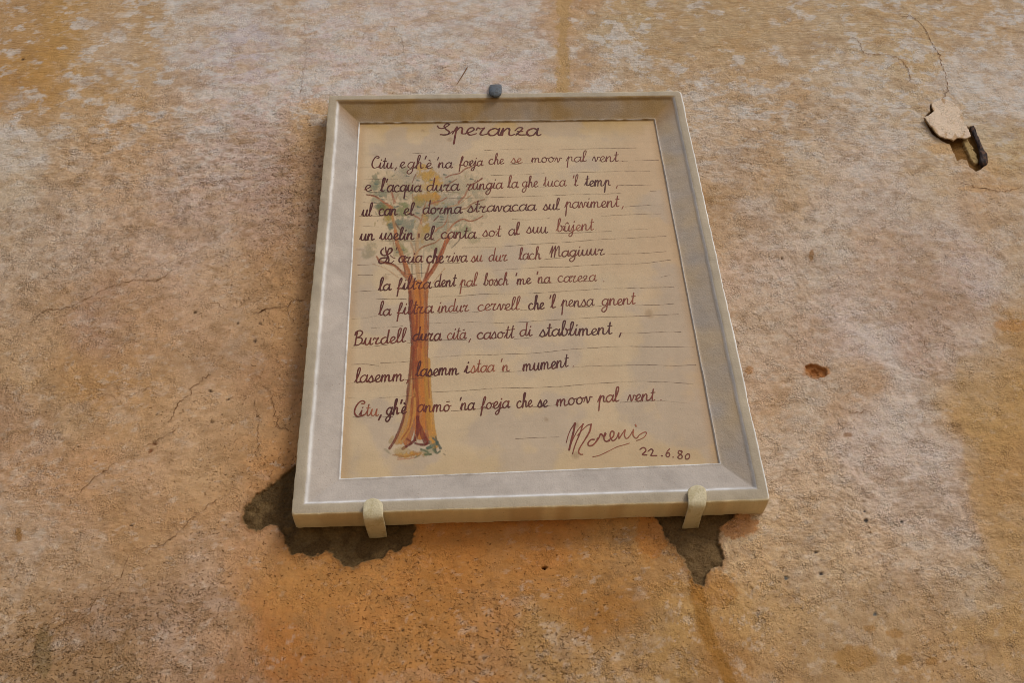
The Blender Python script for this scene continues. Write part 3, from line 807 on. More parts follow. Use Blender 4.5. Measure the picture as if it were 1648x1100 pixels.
def frame_mesh():
    # profile: s 0 = outer edge, 1 = panel edge ; o = out
    pr = [(0, -TH), (-.003, -.028), (-.003, -.012), (-.001, -.0028), (.006, -.0010), (.018, -.0003), (.05, 0), (.12, .0002), (.19, .0002), (.23, .0001), (.25, -.0002), (.27, -.0007),
          (.29, -.0017), (.31, -.0030), (.33, -.0040), (.36, -.0046), (.40, -.0053), (.5, -.0070), (.6, -.0087), (.7, -.0104), (.8, -.0121), (.9, -.0137),
          (.945, -.0144), (.962, -.0139), (.975, -.0140), (.985, -.0158), (1.0, -.0185)]
    pr = np.array(pr)
    OUT = np.array([(-HW, HH), (HW, HH), (HW, -HH), (-HW, -HH)])
    N = 300
    V_, C_ = [], []
    for side in range(4):
        a0, a1 = OUT[side], OUT[(side + 1) % 4]; b0, b1 = PCX[side], PCX[(side + 1) % 4]
        t = np.linspace(0, 1, N, endpoint=False)
        for k_, (s, o) in enumerate(pr):
            e = a0 * (1 - t[:, None]) + a1 * t[:, None]; f_ = b0 * (1 - t[:, None]) + b1 * t[:, None]
            # soft corner: pull the outer outline in near corners
            c = np.minimum(t, 1 - t); rr = .0018 * np.exp(-(c / .004) ** 2) * (1 if s < .2 else 0)
            P = e * (1 - s) + f_ * s
            P = P - P / np.linalg.norm(P, axis=1)[:, None] * rr[:, None]
            w1 = (fbm(P[:, 0] * 22 + side * 7, P[:, 1] * 22, 101, 4) - .5)
            w2 = (fbm(P[:, 0] * 150 + side * 7, P[:, 1] * 150 + s * 6, 103, 3) - .5)
            nrm2 = np.array([(0, 1), (1, 0), (0, -1), (-1, 0)][side], float)
            edge = math.exp(-((s - .29) / .05) ** 2) + math.exp(-((s - .97) / .03) ** 2) * .6 + (1 if s < .05 else 0)
            fade = np.clip(c / .03, 0, 1)
            P = P + nrm2 * ((w1 * .0022 + w2 * .0012) * edge * fade)[:, None]
            oo = o + (w1 * .0012 + w2 * .0006) * (1 if k_ > 1 else 0) * fade
            V_.append(np.concatenate([P, oo[:, None]], 1))
            # tone
            n1 = fbm(P[:, 0] * 30, P[:, 1] * 30, 105, 5); n2 = fbm(P[:, 0] * 120, P[:, 1] * 120, 107, 4)
            rim = lin((154, 143, 124)); bev = lin((158, 149, 140))
            colr = rim if s < .27 else bev
            cc = np.ones((N, 1)) * colr
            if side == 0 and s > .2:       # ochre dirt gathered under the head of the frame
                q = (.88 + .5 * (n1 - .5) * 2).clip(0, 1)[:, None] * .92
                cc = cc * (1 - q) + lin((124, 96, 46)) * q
            if side == 1 and s > .3:
                q = (.5 + (n1 - .5) * 1.5).clip(0, 1)[:, None]
                cc = cc * (1 - q) + lin((154, 136, 110)) * q
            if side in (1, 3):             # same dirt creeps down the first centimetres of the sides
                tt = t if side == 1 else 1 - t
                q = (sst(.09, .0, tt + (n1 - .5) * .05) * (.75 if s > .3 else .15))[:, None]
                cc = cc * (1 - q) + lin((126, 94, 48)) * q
            if s < .03:                     # edges and undersides: warm bounce light painted in, paler and yellower
                q = .9 if side == 2 else .4
                cc = cc * (1 - q) + lin((196, 182, 146)) * q
                if side == 2: cc = cc * (1 - .5 * sst(.5, .68, n1)[:, None]) + lin((150, 120, 80)) * .5 * sst(.5, .68, n1)[:, None]
            # sky light along the arrises, painted in whitish, with some chipped wear
            edge_light = 0
            if side in (2, 3) and .2 < s < .5: edge_light = math.exp(-((s - .30) / .034) ** 2) * np.clip(.2 + .9 * n2 + .35 * (n1 - .5), 0, .72)
            if side in (2, 3) and s > .95: edge_light = sst(.3, .55, n2 + .1) * .8
            if side == 1 and s > .95: edge_light = .35
            if side == 1 and .02 > s > -.01 and o > -.004: edge_light = .9
            if side == 1 and .25 < s < .32: edge_light = .35
            if side == 0 and s > .95: edge_light = sst(.4, .55, n2) * .35
            edge_light = (np.ones(N) * edge_light)[:, None]
            cc = cc * (1 - edge_light) + lin((206, 208, 208)) * edge_light
            C_.append(cc * (.76 + .32 * n1[:, None] + .20 * n2[:, None]))
    K_ = len(pr)
    V_ = np.array(V_).reshape(4, K_, N, 3).transpose(1, 0, 2, 3).reshape(K_, 4 * N, 3)
    C_ = np.array(C_).reshape(4, K_, N, 3).transpose(1, 0, 2, 3).reshape(K_, 4 * N, 3)
    # soften the colour and shape jump at the mitres
    i = np.arange(K_ - 1)[:, None] * (4 * N); j = np.arange(4 * N)[None]; j2 = (j + 1) % (4 * N)
    F_ = np.stack([i + j, i + j2, i + 4 * N + j2, i + 4 * N + j], -1).reshape(-1, 4)[:, ::-1]
    for _ in range(3): C_ = .25 * np.roll(C_, 1, 1) + .5 * C_ + .25 * np.roll(C_, -1, 1)
    return mesh_np('frame', world(V_.reshape(-1, 3)), F_, {'Col': np.clip(C_.reshape(-1, 3) * GAIN, 0, .9)})


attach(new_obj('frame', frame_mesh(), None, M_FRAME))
bk = box('backing', world(np.array([-HW + .004, -HH + .004, -TH + .001]))[[0, 1, 2]], world(np.array([HW - .004, HH - .004, -.0225])), M_CORE)
attach(bk)


def bil(s, t):
    s = s[:, None]; t = t[:, None]
    return (PCX[0] * (1 - s) + PCX[1] * s) * (1 - t) + (PCX[3] * (1 - s) + PCX[2] * s) * t


ns_, nt_ = 260, 320
S, T_ = np.meshgrid(np.linspace(-.012, 1.012, ns_), np.linspace(-.012, 1.012, nt_)); S = S.ravel(); T_ = T_.ravel()
P = bil(S, T_); q1 = fbm(P[:, 0] * 14, P[:, 1] * 14, 111, 5); q2 = fbm(P[:, 0] * 60, P[:, 1] * 60, 113, 5)
cc = np.ones((len(S), 1)) * lin((166, 147, 119))


def wash(c, a):
    global cc
    a = np.asarray(a)[:, None]; cc = cc * (1 - a) + lin(c) * a


wash((160, 136, 108), sst(.75, 1.0, S + (q1 - .5) * .3) * .7)
wash((152, 126, 82), sst(.075, .0, T_ + (q1 - .5) * .06) * .9)
wash((140, 112, 62), sst(.02, -.01, T_ + (q2 - .5) * .02) * .6)
wash((160, 138, 102), sst(.9, 1.0, T_ + (q1 - .5) * .2) * .5)
cc = cc * 1.15
wash((176, 152, 122), sst(.55, .7, q1) * .35)
wash((156, 142, 128), sst(.5, .36, q1) * .5)
wash((158, 128, 92), np.maximum(sst(.03, .0, S), sst(.97, 1, S)) * .5)
for (sx, sy, sr) in [(.21, .025, .012), (.63, .90, .015), (.3, .06, .01), (.88, .62, .02), (.55, .885, .012), (.62, .97, .012), (.1, .5, .012), (.7, .93, .01)]:
    wash((128, 104, 76), sst(sr, sr * .3, np.hypot(S - sx, (T_ - sy) * 1.2) + (q2 - .5) * sr * 1.2) * .5)
Pz = OP + (fbm(P[:, 0] * 12, P[:, 1] * 12, 115, 3) - .5) * .0004
panel = mesh_np('panel', world(np.concatenate([P, Pz[:, None]], 1)), grid_faces(nt_, ns_)[:, ::-1], {'Col': np.clip(cc * GAIN, 0, .9)})
attach(new_obj('panel', panel, None, M_PANEL))
OL = OP + .00035                                                       # paint layers lie just above it


def pxp(pts):
    a_ = np.array(pts, float)
    return unproj(a_[:, 0], a_[:, 1], OP)[:, :2]


# ------------------------------------------------------------------ pencil-thin ruled lines
RULED = [
 [(582,249),(608,249)],[(664,247),(700,245)],[(780,242),(830,240),(872,240)],[(900,241),(960,239),(1024,238)],
 [(580,270),(596,270),(640,271)],[(820,265),(858,262)],[(996,260),(1010,260)],[(1022,258),(1060,258)],
 [(586,288),(640,289)],[(790,282),(830,281),(876,279)],[(918,278),(980,276),(1046,275)],
 [(581,310),(620,309),(690,309),(738,309)],[(866,302),(882,301)],[(994,298),(1020,298),(1048,298)],
 [(584,326),(625,327)],[(700,320),(784,318),(850,316),(920,313)],[(920,313),(960,313),(1000,311)],[(1046,308),(1056,308)],
 [(578,348),(600,348),(680,347)],[(800,341),(862,339)],[(1006,333),(1036,331),(1068,329)],
 [(584,364),(610,365)],[(704,358),(750,357)],[(824,353),(850,354),(884,352)],[(968,348),(1000,346),(1064,344)],
 [(584,387),(650,388),(700,387)],[(766,384),(790,383)],[(880,376),(910,375),(984,372)],[(1012,370),(1042,369)],
 [(573,402),(586,402)],[(744,399),(800,398),(850,394),(900,391),(960,386),(1010,384),(1072,381)],
 [(575,427),(590,427),(604,425)],[(640,425),(720,424),(740,423)],[(874,418),(910,414)],[(980,409),(1030,408),(1072,405)],
 [(576,443),(600,443)],[(620,442),(650,442),(686,439)],[(792,436),(830,433),(880,430),(904,430),(960,426),(1030,424),(1080,418)],
 [(570,470),(585,469),(608,468)],[(694,462),(740,463),(768,460)],[(866,456),(898,455)],[(1064,446),(1080,443)],
 [(606,482),(632,481),(654,481)],[(688,478),(740,477),(780,474),(850,473),(900,470),(960,466),(1020,464),(1085,463)],
 [(565,486),(575,485)],[(566,514),(586,513),(606,509)],[(697,505),(770,503)],[(838,499),(852,499)],[(930,495),(968,493)],[(1022,491),(1060,491),(1085,489)],
 [(598,528),(630,527),(648,525)],[(690,521),(760,519),(820,520),(900,515),(960,511),(1030,509),(1092,506)],
 [(565,560),(590,559),(626,554)],[(655,553),(720,548),(752,548)],[(828,546),(870,542)],[(1000,537),(1030,537),(1060,535),(1096,535)],
 [(565,587),(585,587),(610,590)],[(612,585),(640,584),(660,582)],[(694,576),(730,573),(800,571),(860,569),(920,563),(990,559),(1040,559),(1119,560)],
 [(559,618),(570,617),(590,616)],[(652,612),(700,606)],[(796,600),(845,598)],[(920,592),(960,590),(1040,588),(1090,589),(1120,588)],
 [(558,640),(575,642)],[(610,641),(640,639),(662,637)],[(694,631),(735,631),(790,627),(850,626),(900,624),(960,619),(1020,616),(1070,617),(1116,620)],
 [(568,672),(600,672),(632,671)],[(726,662),(775,659),(818,656)],[(857,656),(900,652)],[(998,648),(1060,646),(1085,648),(1106,650)],
 [(830,707),(900,704)],
]
INKS = [lin((62, 24, 18)), lin((104, 46, 30)), lin((148, 84, 52))]
for ln in RULED:
    P = catmull(pxp(ln), .003); n = len(P)
    P[:, 1] += np.cumsum(rng.normal(0, .00012, n)) * .7
    gap = fbm(P[:, 0] * 60, P[:, 1] * 60, 121, 3)
    r = Ribbons()
    al = np.clip(.9 * sst(.26, .62, gap), .2, .7)
    r.add(P, 0.0007 * (.6 + .8 * rng.random(n)), lin((82, 60, 42)) * GAIN, al, OL - .00012)
    attach(r.build('ruled_line', M_INK, None))

# ------------------------------------------------------------------ the painted tree (soft brush marks laid over each other)
gx0, gx1, gy0, gy1, gs = 574., 792., 246., 746., .72
GX, GY = np.meshgrid(np.arange(gx0, gx1, gs), np.arange(gy0, gy1, gs))
hh_, ww_ = GX.shape
TC_ = np.zeros((hh_, ww_, 3)); TA = np.zeros((hh_, ww_))
bris = fbm(GX / 2.2, GY / 9, 131, 3); blot = fbm(GX / 6, GY / 6, 133, 4); fine = fbm(GX / 1.6, GY / 1.6, 135, 2)


def comp(sl_, a, c):
    ta = TA[sl_]; na = a + ta * (1 - a)
    TC_[sl_] = (np.asarray(c) * a[..., None] + TC_[sl_] * (ta * (1 - a))[..., None]) / np.maximum(na, 1e-6)[..., None]
    TA[sl_] = na


def brush(pts, w0, w1, c, a=.85, soft=.8, dry=.35):
    pts = np.array(pts, float)
    m = max(w0, w1) + 4
    x0, x1 = pts[:, 0].min() - m, pts[:, 0].max() + m; y0, y1 = pts[:, 1].min() - m, pts[:, 1].max() + m
    i0, i1 = max(0, int((y0 - gy0) / gs)), min(hh_, int((y1 - gy0) / gs) + 1)
    j0, j1 = max(0, int((x0 - gx0) / gs)), min(ww_, int((x1 - gx0) / gs) + 1)
    if i1 <= i0 or j1 <= j0: return
    sl_ = (slice(i0, i1), slice(j0, j1))
    gx, gy = GX[sl_], GY[sl_]
    C = catmull(pts, 2.0); n = len(C)
    best = np.full(gx.shape, 1e9)
    for i in range(n - 1):
        ax, ay = C[i]; bx, by = C[i + 1]
        ux, uy = bx - ax, by - ay; L = ux * ux + uy * uy + 1e-9
        t = np.clip(((gx - ax) * ux + (gy - ay) * uy) / L, 0, 1)
        d = np.hypot(gx - ax - t * ux, gy - ay - t * uy)
        wd = w0 + (w1 - w0) * (i + t) / (n - 1)
        best = np.minimum(best, d - wd / 2)
    best = best + (blot[sl_] - .5) * 1.6 * min(1, max(w0, w1) / 5)
    al = sst(soft, -soft, best) * a * (1 - dry * sst(.45, .7, bris[sl_]))
    comp(sl_, al, lin(c))


def dab(x, y, rx, ry, c, a, rag=1.3):
    m = 1.8
    if c[2] < 62: a = a * .82
    i0, i1 = max(0, int((y - ry * m - gy0) / gs)), min(hh_, int((y + ry * m - gy0) / gs) + 1)
    j0, j1 = max(0, int((x - rx * m - gx0) / gs)), min(ww_, int((x + rx * m - gx0) / gs) + 1)
    if i1 <= i0 or j1 <= j0: return
    sl_ = (slice(i0, i1), slice(j0, j1))
    q = np.sqrt(((GX[sl_] - x) / rx) ** 2 + ((GY[sl_] - y) / ry) ** 2) + (blot[sl_] - .5) * rag + (fine[sl_] - .5) * .35
    comp(sl_, sst(1.15, .45, q) * a, lin(c))


# washes of the crown
for d_ in [(700,335,75,40,(150,146,120),.30),(745,300,42,24,(152,148,124),.28),(640,300,50,26,(150,144,118),.26),(690,385,40,26,(150,146,122),.30),
           (595,405,12,14,(138,132,100),.35),(640,380,24,20,(150,142,112),.28),(770,330,20,30,(152,146,120),.22),(745,372,14,8,(120,130,92),.45),
           (760,385,12,8,(150,148,110),.3),(720,350,24,24,(146,146,126),.3),
           (678,270,13,6,(188,148,58),.7),(690,282,18,9,(186,142,44),.75),(703,292,10,8,(186,138,44),.7),(690,300,16,8,(184,144,60),.55),
           (688,318,20,9,(178,130,38),.75),(703,318,9,8,(182,128,36),.75),(676,326,16,8,(142,124,60),.6),(700,326,9,5,(170,120,48),.6),
           (684,352,8,10,(172,134,66),.6),(686,368,6,10,(160,122,36),.85),(680,375,9,14,(170,138,80),.5),
           (620,337,12,8,(128,112,50),.8),(613,333,7,8,(92,98,60),.7),(628,350,9,10,(140,124,52),.75),(622,354,8,9,(156,132,56),.6),
           (648,338,10,11,(124,126,78),.65),(640,345,9,8,(116,118,84),.5),(655,360,13,11,(124,126,108),.55),(660,368,8,10,(118,120,104),.5),
           (640,358,8,6,(106,116,98),.6),(630,364,6,8,(92,104,88),.6),(605,288,6,10,(118,122,96),.5),(603,300,8,12,(112,122,98),.55),
           (615,312,12,7,(120,126,104),.5),(609,322,12,6,(128,132,108),.4),(607,332,8,4,(96,108,88),.5),(652,330,7,6,(120,126,84),.5),
           (725,332,10,8,(142,144,124),.4),(740,320,9,6,(120,130,112),.3),(700,345,10,10,(132,136,116),.35),(708,362,9,9,(130,134,112),.4),
           (640,400,10,12,(142,134,84),.45),(652,405,8,8,(138,136,88),.45),(700,400,10,8,(146,144,108),.4),(650,275,8,8,(140,138,110),.35),
           (660,300,10,8,(150,136,100),.3)]:
    dab(*d_)
rs = random.Random(11)
for _ in range(150):                                                   # small leaf dabs
    x = rs.gauss(675, 45); y = rs.gauss(325, 34)
    if not (596 < x < 775 and 262 < y < 405): continue
    c = rs.choice([(98, 110, 92), (118, 124, 98), (130, 122, 66), (108, 116, 86), (150, 128, 60)])
    L = rs.uniform(1.5, 5); an = rs.uniform(-.5, 2.2)
    brush([(x, y), (x + L * math.cos(an), y + L * math.sin(an))], rs.uniform(1, 2.4), .7, c, rs.uniform(.2, .55), .8, .2)
for (x, y) in [(637,333),(656,283),(673,290.5),(716,281),(694,290),(725,292),(606,296),(613,316),(604,326),(641,332),(674,333),(673,343),(628,362),(630,366),(719,333),(707,323),
               (759,288),(688,347),(643,361),(653,321),(616,321),(669,270),(640,406),(648,402),(711,349),(712,353)]:
    brush([(x - 2, y), (x + 2.4, y + .6)], 2.2, 1.2, (78, 92, 84), .75, .8, .1)
RB = (150, 88, 54)
BR = [  # painted limbs
 ([(606,413),(612,421),(628,425),(637,429),(644.5,436),(651,442.5),(662,455)],2.2,5.5,(152,92,58),.85),
 ([(610,419),(626,424),(636,427),(645,436)],1.2,1.8,(84,44,30),.85),
 ([(600,425),(620,432),(640,446)],1,2,(170,130,92),.4),
 ([(627,332),(632,351),(635,363),(637,373)],5,4.5,(172,120,70),.75),
 ([(636,372),(639,392),(644,404),(648,414),(652,426),(657,440),(663,452),(668,470)],5,9,(166,102,58),.88),
 ([(637,392),(641,402),(646,412),(650,426),(652,440)],1.4,2,(110,52,32),.8),
 ([(590,313.5),(603,316),(611,321),(621,328),(630.6,334)],1.6,3.8,(160,98,62),.85),
 ([(590,313.5),(603,315.5),(612,320)],1.8,1.3,(92,50,36),.85),
 ([(637,360),(640,365),(644,370),(649,376)],2.4,1.2,(88,50,32),.85),
 ([(632,384),(634,396)],1.2,1.2,(150,100,64),.5),
 ([(721,383),(716,394),(711,407),(704.5,421),(697,434),(688,447),(680,462)],7,6.5,(156,84,46),.88),
 ([(714,397),(709,408),(702,422),(695,434),(686,447),(680,458)],1.6,2.4,(108,44,28),.85),
 ([(717,385),(720,374),(721,366),(722,355)],4.5,2.2,(170,124,84),.5),
 ([(691,424),(688,436),(683,451),(680,462)],3,4,(146,84,52),.8),
 ([(692,422),(689,434),(684,448)],1,1.2,(102,48,34),.8),
 ([(716,432),(706,444),(697,456)],1.2,1.5,(172,134,92),.5),
 ([(668,412),(673,404),(680,398),(690.5,394),(700,391),(705,387),(712,382)],2.4,1.8,(154,104,66),.8),
 ([(681,397.5),(692,393.5),(701,390)],1.2,1.2,(106,62,44),.8),
 ([(722,371),(728,363),(732,359.5),(739,355),(746,353),(752,355),(758.5,356),(768,353),(777,347.6)],3,1.5,(164,108,72),.75),
 ([(732,359.5),(739,355),(746,353),(752,355.4),(758.5,356),(768,353),(777,347.6)],1.4,1.2,(122,66,46),.85),
 ([(700.7,372.6),(705,367.7),(712,365),(718,357),(721,346)],2.6,1.8,(158,100,64),.7),
 ([(717.5,286),(725.7,282),(735.6,280),(741,278),(750,271),(758,269)],1.6,2.2,(140,82,62),.85),
 ([(719,298),(727,293.5),(735.6,287.7)],1.8,1.5,(128,84,56),.85),
 ([(738,326),(744,319),(748,315.6),(752,307),(758.5,298),(768,292.6),(776,287)],3.5,1.8,(156,92,62),.75),
 ([(758.5,298),(768,292.6),(776,287)],1.8,1.8,(104,54,40),.85),
 ([(721,333),(730,331.5),(740,328),(748.7,321),(758.5,314)],2.4,1.2,(172,126,84),.65),
 ([(743,337),(752,334.5),(759,328.7),(768,324.6),(780,321)],2.2,1.5,(132,84,52),.85),
 ([(689.7,330),(699.5,326),(711,323),(719,318)],2.4,1.5,(148,84,56),.85),
 ([(680.6,338),(684,331),(687,322)],1.8,1.4,(150,90,50),.7),([(677,360),(679,352),(681,343)],1.5,1.5,(154,96,62),.75),
 ([(656,342),(662.6,344.7),(668,348),(675,352),(678,360)],1.6,2.6,(148,84,56),.8),
 ([(678,358),(674,376),(671,396),(671,420),(674,450)],6,7,(182,146,104),.55),
 ([(661,390),(666,404),(668,424)],2,3,(174,128,88),.45),
 ([(629,308),(632,318),(634,328)],1.4,1.6,(150,82,56),.8),([(631,309),(636,326.5)],1.2,1.4,(150,82,56),.8),([(624,296),(628,306)],1.8,1.4,(160,110,60),.7),
 ([(640,312),(636,326)],1,1,(160,110,76),.6),([(663.5,294),(666,288),(669,281)],1.2,1.4,(120,66,52),.85),([(664,312),(665,330)],1.3,1.3,(160,110,70),.6),
 ([(698,355.5),(706,347.6)],2,1.6,(100,44,38),.9),([(727,399),(735.6,391),(740,385)],1.2,1.8,(98,88,74),.6),
 ([(682.5,402),(682,417)],1.1,1,(92,100,100),.65),([(678,425),(679,447)],1.3,1,(88,96,92),.7),([(663,426),(663.5,448)],1.7,1.2,(78,84,66),.7),
 ([(668,392),(668.5,405)],1.1,1,(92,90,76),.7),([(673,376),(672.5,384)],2,1.4,(142,88,52),.7),
 ([(655,430),(665,452),(672,470)],4,5,(160,98,52),.7),
]
for p_, w0, w1, c, a_ in BR: brush(p_, w0, w1, c, a_)
# trunk: warm body, then dark modelling strokes
TRK = [
 ([(664,560),(662,620),(657,664),(649,690),(639,712)],7,9,(178,128,66),.7),
 ([(664,462),(668,500),(671,560),(670,620),(665,670),(655,712)],15,12,(160,98,54),.9),
 ([(683,460),(681,500),(681,560),(684,620),(688,670),(694,708)],14,15,(158,98,54),.9),
 ([(674,458),(675,540),(676,620),(676,700)],15,17,(176,108,44),.9),
 ([(688,580),(690,640),(696,700),(700,716)],9,13,(184,134,60),.8),([(672,600),(668,650),(657,690),(645,712)],9,8,(180,128,58),.75),
 ([(684,560),(686,620),(690,690)],6,8,(160,112,44),.7),
 ([(660,470),(660,500),(663,540),(663,570),(659,610),(654,650),(647,682),(637,706),(627,722)],4.6,4.2,(108,50,34),.82),
 ([(661,480),(665,520),(667,560),(664,610)],6,3,(134,66,36),.75),
 ([(665,560),(667,600),(666,625)],7,3,(124,56,32),.7),
 ([(675,466),(677,490),(675,520),(678,560)],3,2.5,(128,66,36),.75),([(684,470),(686,490),(685,510),(689,530)],2.2,2,(132,72,44),.7),
 ([(671,500),(670,540),(671,580),(670,620),(672,650),(672,690),(668,708)],3.5,6,(126,56,32),.85),
 ([(676,540),(675,580),(672,640)],6,3,(146,76,38),.65),
 ([(690,500),(689,540),(688,580),(691,640)],2,2.2,(140,82,50),.7),([(685,520),(684,560),(687,600)],4,2.5,(148,84,48),.6),
 ([(665,640),(663,666),(658,690),(646,708)],3,2,(134,70,36),.8),([(662,642),(661,670)],1.5,1.2,(122,54,32),.7),
 ([(672,672),(672,694),(668,708),(659,716),(648,723)],5,4,(98,36,28),.92),([(655,707),(662,712)],3.5,2.5,(104,44,30),.8),
 ([(673,680),(680,700),(686,712)],6,9,(108,42,30),.9),([(668,714),(676,716),(685,716),(690,712)],3,4.5,(94,32,26),.9),
 ([(683,698),(690,712)],3,2,(118,50,36),.8),([(666,560),(664,600),(667,640)],1.5,1.5,(104,44,28),.6),
 ([(672,560),(672,580)],2,1.2,(178,120,66),.6),([(669,700),(671,712)],1,1,(184,150,104),.7),
]
for p_, w0, w1, c, a_ in TRK: brush(p_, w0, w1, c, a_, .7, .25)
for q_ in [(655,733,20,5,(176,134,66),.75),(668,731,18,5,(172,120,44),.8),(648,728,16,8,(172,146,92),.35),(690,728,16,8,(140,136,90),.3)]: dab(*q_)
for p_, w0, w1, c, a_ in [([(640,737),(655,735),(672,731)],1.5,2,(150,96,44),.6),([(632,733),(648,734)],1.5,2.5,(150,104,60),.6),
                          ([(620,724),(628,731)],4,3,(140,134,106),.35),([(640,740),(656,739),(668,737)],1.2,1,(176,104,66),.7),([(668,737),(676,733)],2,1.5,(112,112,84),.6),
                          ([(678,724),(686,727),(692,732)],4,3,(86,98,70),.7),([(688,722),(697,718),(704,712)],5,4,(72,92,74),.8),([(697,706),(703,712),(709,722)],3.5,4,(62,80,74),.85),
                          ([(701,704),(704,716)],3,4,(58,76,70),.8),([(692,712),(696,718)],5,4,(112,116,96),.6),([(684,732),(694,732)],3.5,3,(84,96,66),.8),
                          ([(698,724),(703,730),(708,727)],3.5,3,(80,96,74),.75),([(700,720),(702,728)],2.5,3,(84,84,62),.8),([(714,731),(717,733)],2.5,1.5,(126,116,98),.5),([(690,705),(700,702)],3,2,(120,116,80),.4),
                          ([(628,712),(632,704)],6,5,(164,140,84),.4)]:
    brush(p_, w0, w1, c, a_, .9, .2)
TA *= (.86 + .28 * (fine - .5) * 2 * .5 + .0)
P = unproj(GX.ravel(), GY.ravel(), OP); P = np.concatenate([P[:, :2], np.full((P.shape[0], 1), OP + .00022)], 1)
F_ = grid_faces(hh_, ww_)[:, ::-1]; al = np.clip(TA.ravel(), 0, 1)
F_ = F_[al[F_].max(1) > .05]
a = compact(world(P), F_, {'Col': TC_.reshape(-1, 3) * GAIN, 'alpha': al})
tr = attach(new_obj('painted_tree', mesh_np('painted_tree', *a), None, M_PAINT)); tr['label'] = 'painted tree with orange brown trunk and sparse green and yellow crown'

# ------------------------------------------------------------------ handwriting
G = {
 'a': (95, ["75,82 48,100 15,75 6,35 25,0 55,10 78,62", "82,100 78,30 90,2 108,16"]),
 'b': (92, ["0,15 30,95 46,190 36,212 22,185 20,80 26,10 50,0 74,30 70,80 56,96", "56,96 74,74 95,85"]),
 'c': (84, ["66,84 44,101 14,74 8,36 30,1 60,3 88,18"]),
 'd': (100, ["72,85 46,98 12,70 8,30 28,0 58,18 76,78", "80,205 76,60 80,8 102,14"]),
 'e': (74, ["0,20 38,44 60,74 46,100 22,84 12,40 32,1 58,5 80,20"]),
 'f': (66, ["0,24 26,64 44,140 38,178 24,160 18,90 16,0 14,-60 13,-95", "16,6 36,24 68,18"]),
 'g': (95, ["75,82 48,100 15,75 8,36 30,5 58,15 76,70", "80,98 74,0 66,-62 36,-95 10,-72 18,-40 52,-12 96,16"]),
 'h': (95, ["0,15 30,95 46,190 34,212 22,180 20,60 18,0", "20,48 46,95 64,84 66,40 76,2 98,16"]),
 'i': (50, ["0,20 22,96", "22,98 19,22 32,0 54,16", "27,142 29,154"]),
 'j': (56, ["0,20 25,90", "30,100 26,0 16,-72 -6,-95 -24,-70 0,-30 58,16", "32,142 34,154"]),
 'l': (56, ["0,15 28,85 44,185 32,212 18,180 16,60 26,4 58,16"]),
 'm': (136, ["0,20 14,96 14,0", "14,42 36,94 50,84 52,0", "52,42 76,94 94,80 96,20 108,0 138,16"]),
 'n': (100, ["0,20 14,96 14,0", "14,42 42,96 60,82 62,20 76,0 102,16"]),
 'o': (92, ["46,98 16,80 8,36 30,0 62,14 70,60 46,98", "46,98 66,78 94,84"]),
 'p': (92, ["0,15 22,95", "26,104 22,0 20,-118", "22,42 46,96 66,84 68,20 94,14"]),
 'q': (98, ["75,82 48,100 15,75 8,36 28,2 58,12 78,66", "82,98 78,0 76,-112", "77,-8 100,16"]),
 'r': (86, ["2,66 12,98 30,84 60,96", "60,96 42,52 36,12 52,0 90,18"]),
 's': (74, ["0,15 36,104", "37,98 58,42 50,6 26,-2 14,14", "50,3 78,16"]),
 't': (60, ["0,15 26,84", "32,178 27,60 34,4 62,16", "8,124 56,128"]),
 'u': (102, ["0,20 18,96", "19,98 18,26 38,0 60,24 74,96", "75,98 73,20 86,0 106,16"]),
 'v': (88, ["0,20 14,84 24,96 36,48 46,2 64,50 66,90 92,82"]),
 'z': (84, ["2,62 24,100 54,94 38,50 14,4", "14,4 20,22 42,6 88,8", "20,48 58,52"]),
 "'": (34, ["22,196 14,150"]), ',': (34, ["14,12 2,-38"]), '.': (30, ["10,4 13,8"]),
 'C': (112, ["70,178 92,176 98,198 72,216 40,190 14,120 12,50 40,2 74,4 112,26"]),
 'B': (112, ["24,205 20,100 18,4", "2,150 10,196 52,214 84,180 62,128 26,110", "26,110 78,100 92,50 58,2 6,-4", "88,20 112,16"]),
 'M': (150, ["4,60 26,170 30,182", "32,184 30,90 26,0", "30,60 62,176 66,180", "66,182 68,90 64,0", "66,60 98,168 112,176 116,90 120,16 132,2 152,20"]),
 ' ': (50, []),
}
ACC = {'è': ('e', ["26,150 46,132"]), 'ü': ('u', ["28,136 30,146", "62,138 64,148"]), 'û': ('u', ["24,128 44,152 62,130"]), 'á': ('a', ["38,140 62,146"]), 'ò': ('o', ["26,144 66,146"])}


def glyph(ch):
    if ch in ACC:
        b, ex = ACC[ch]; return G[b][0], G[b][1] + ex
    return G[ch]


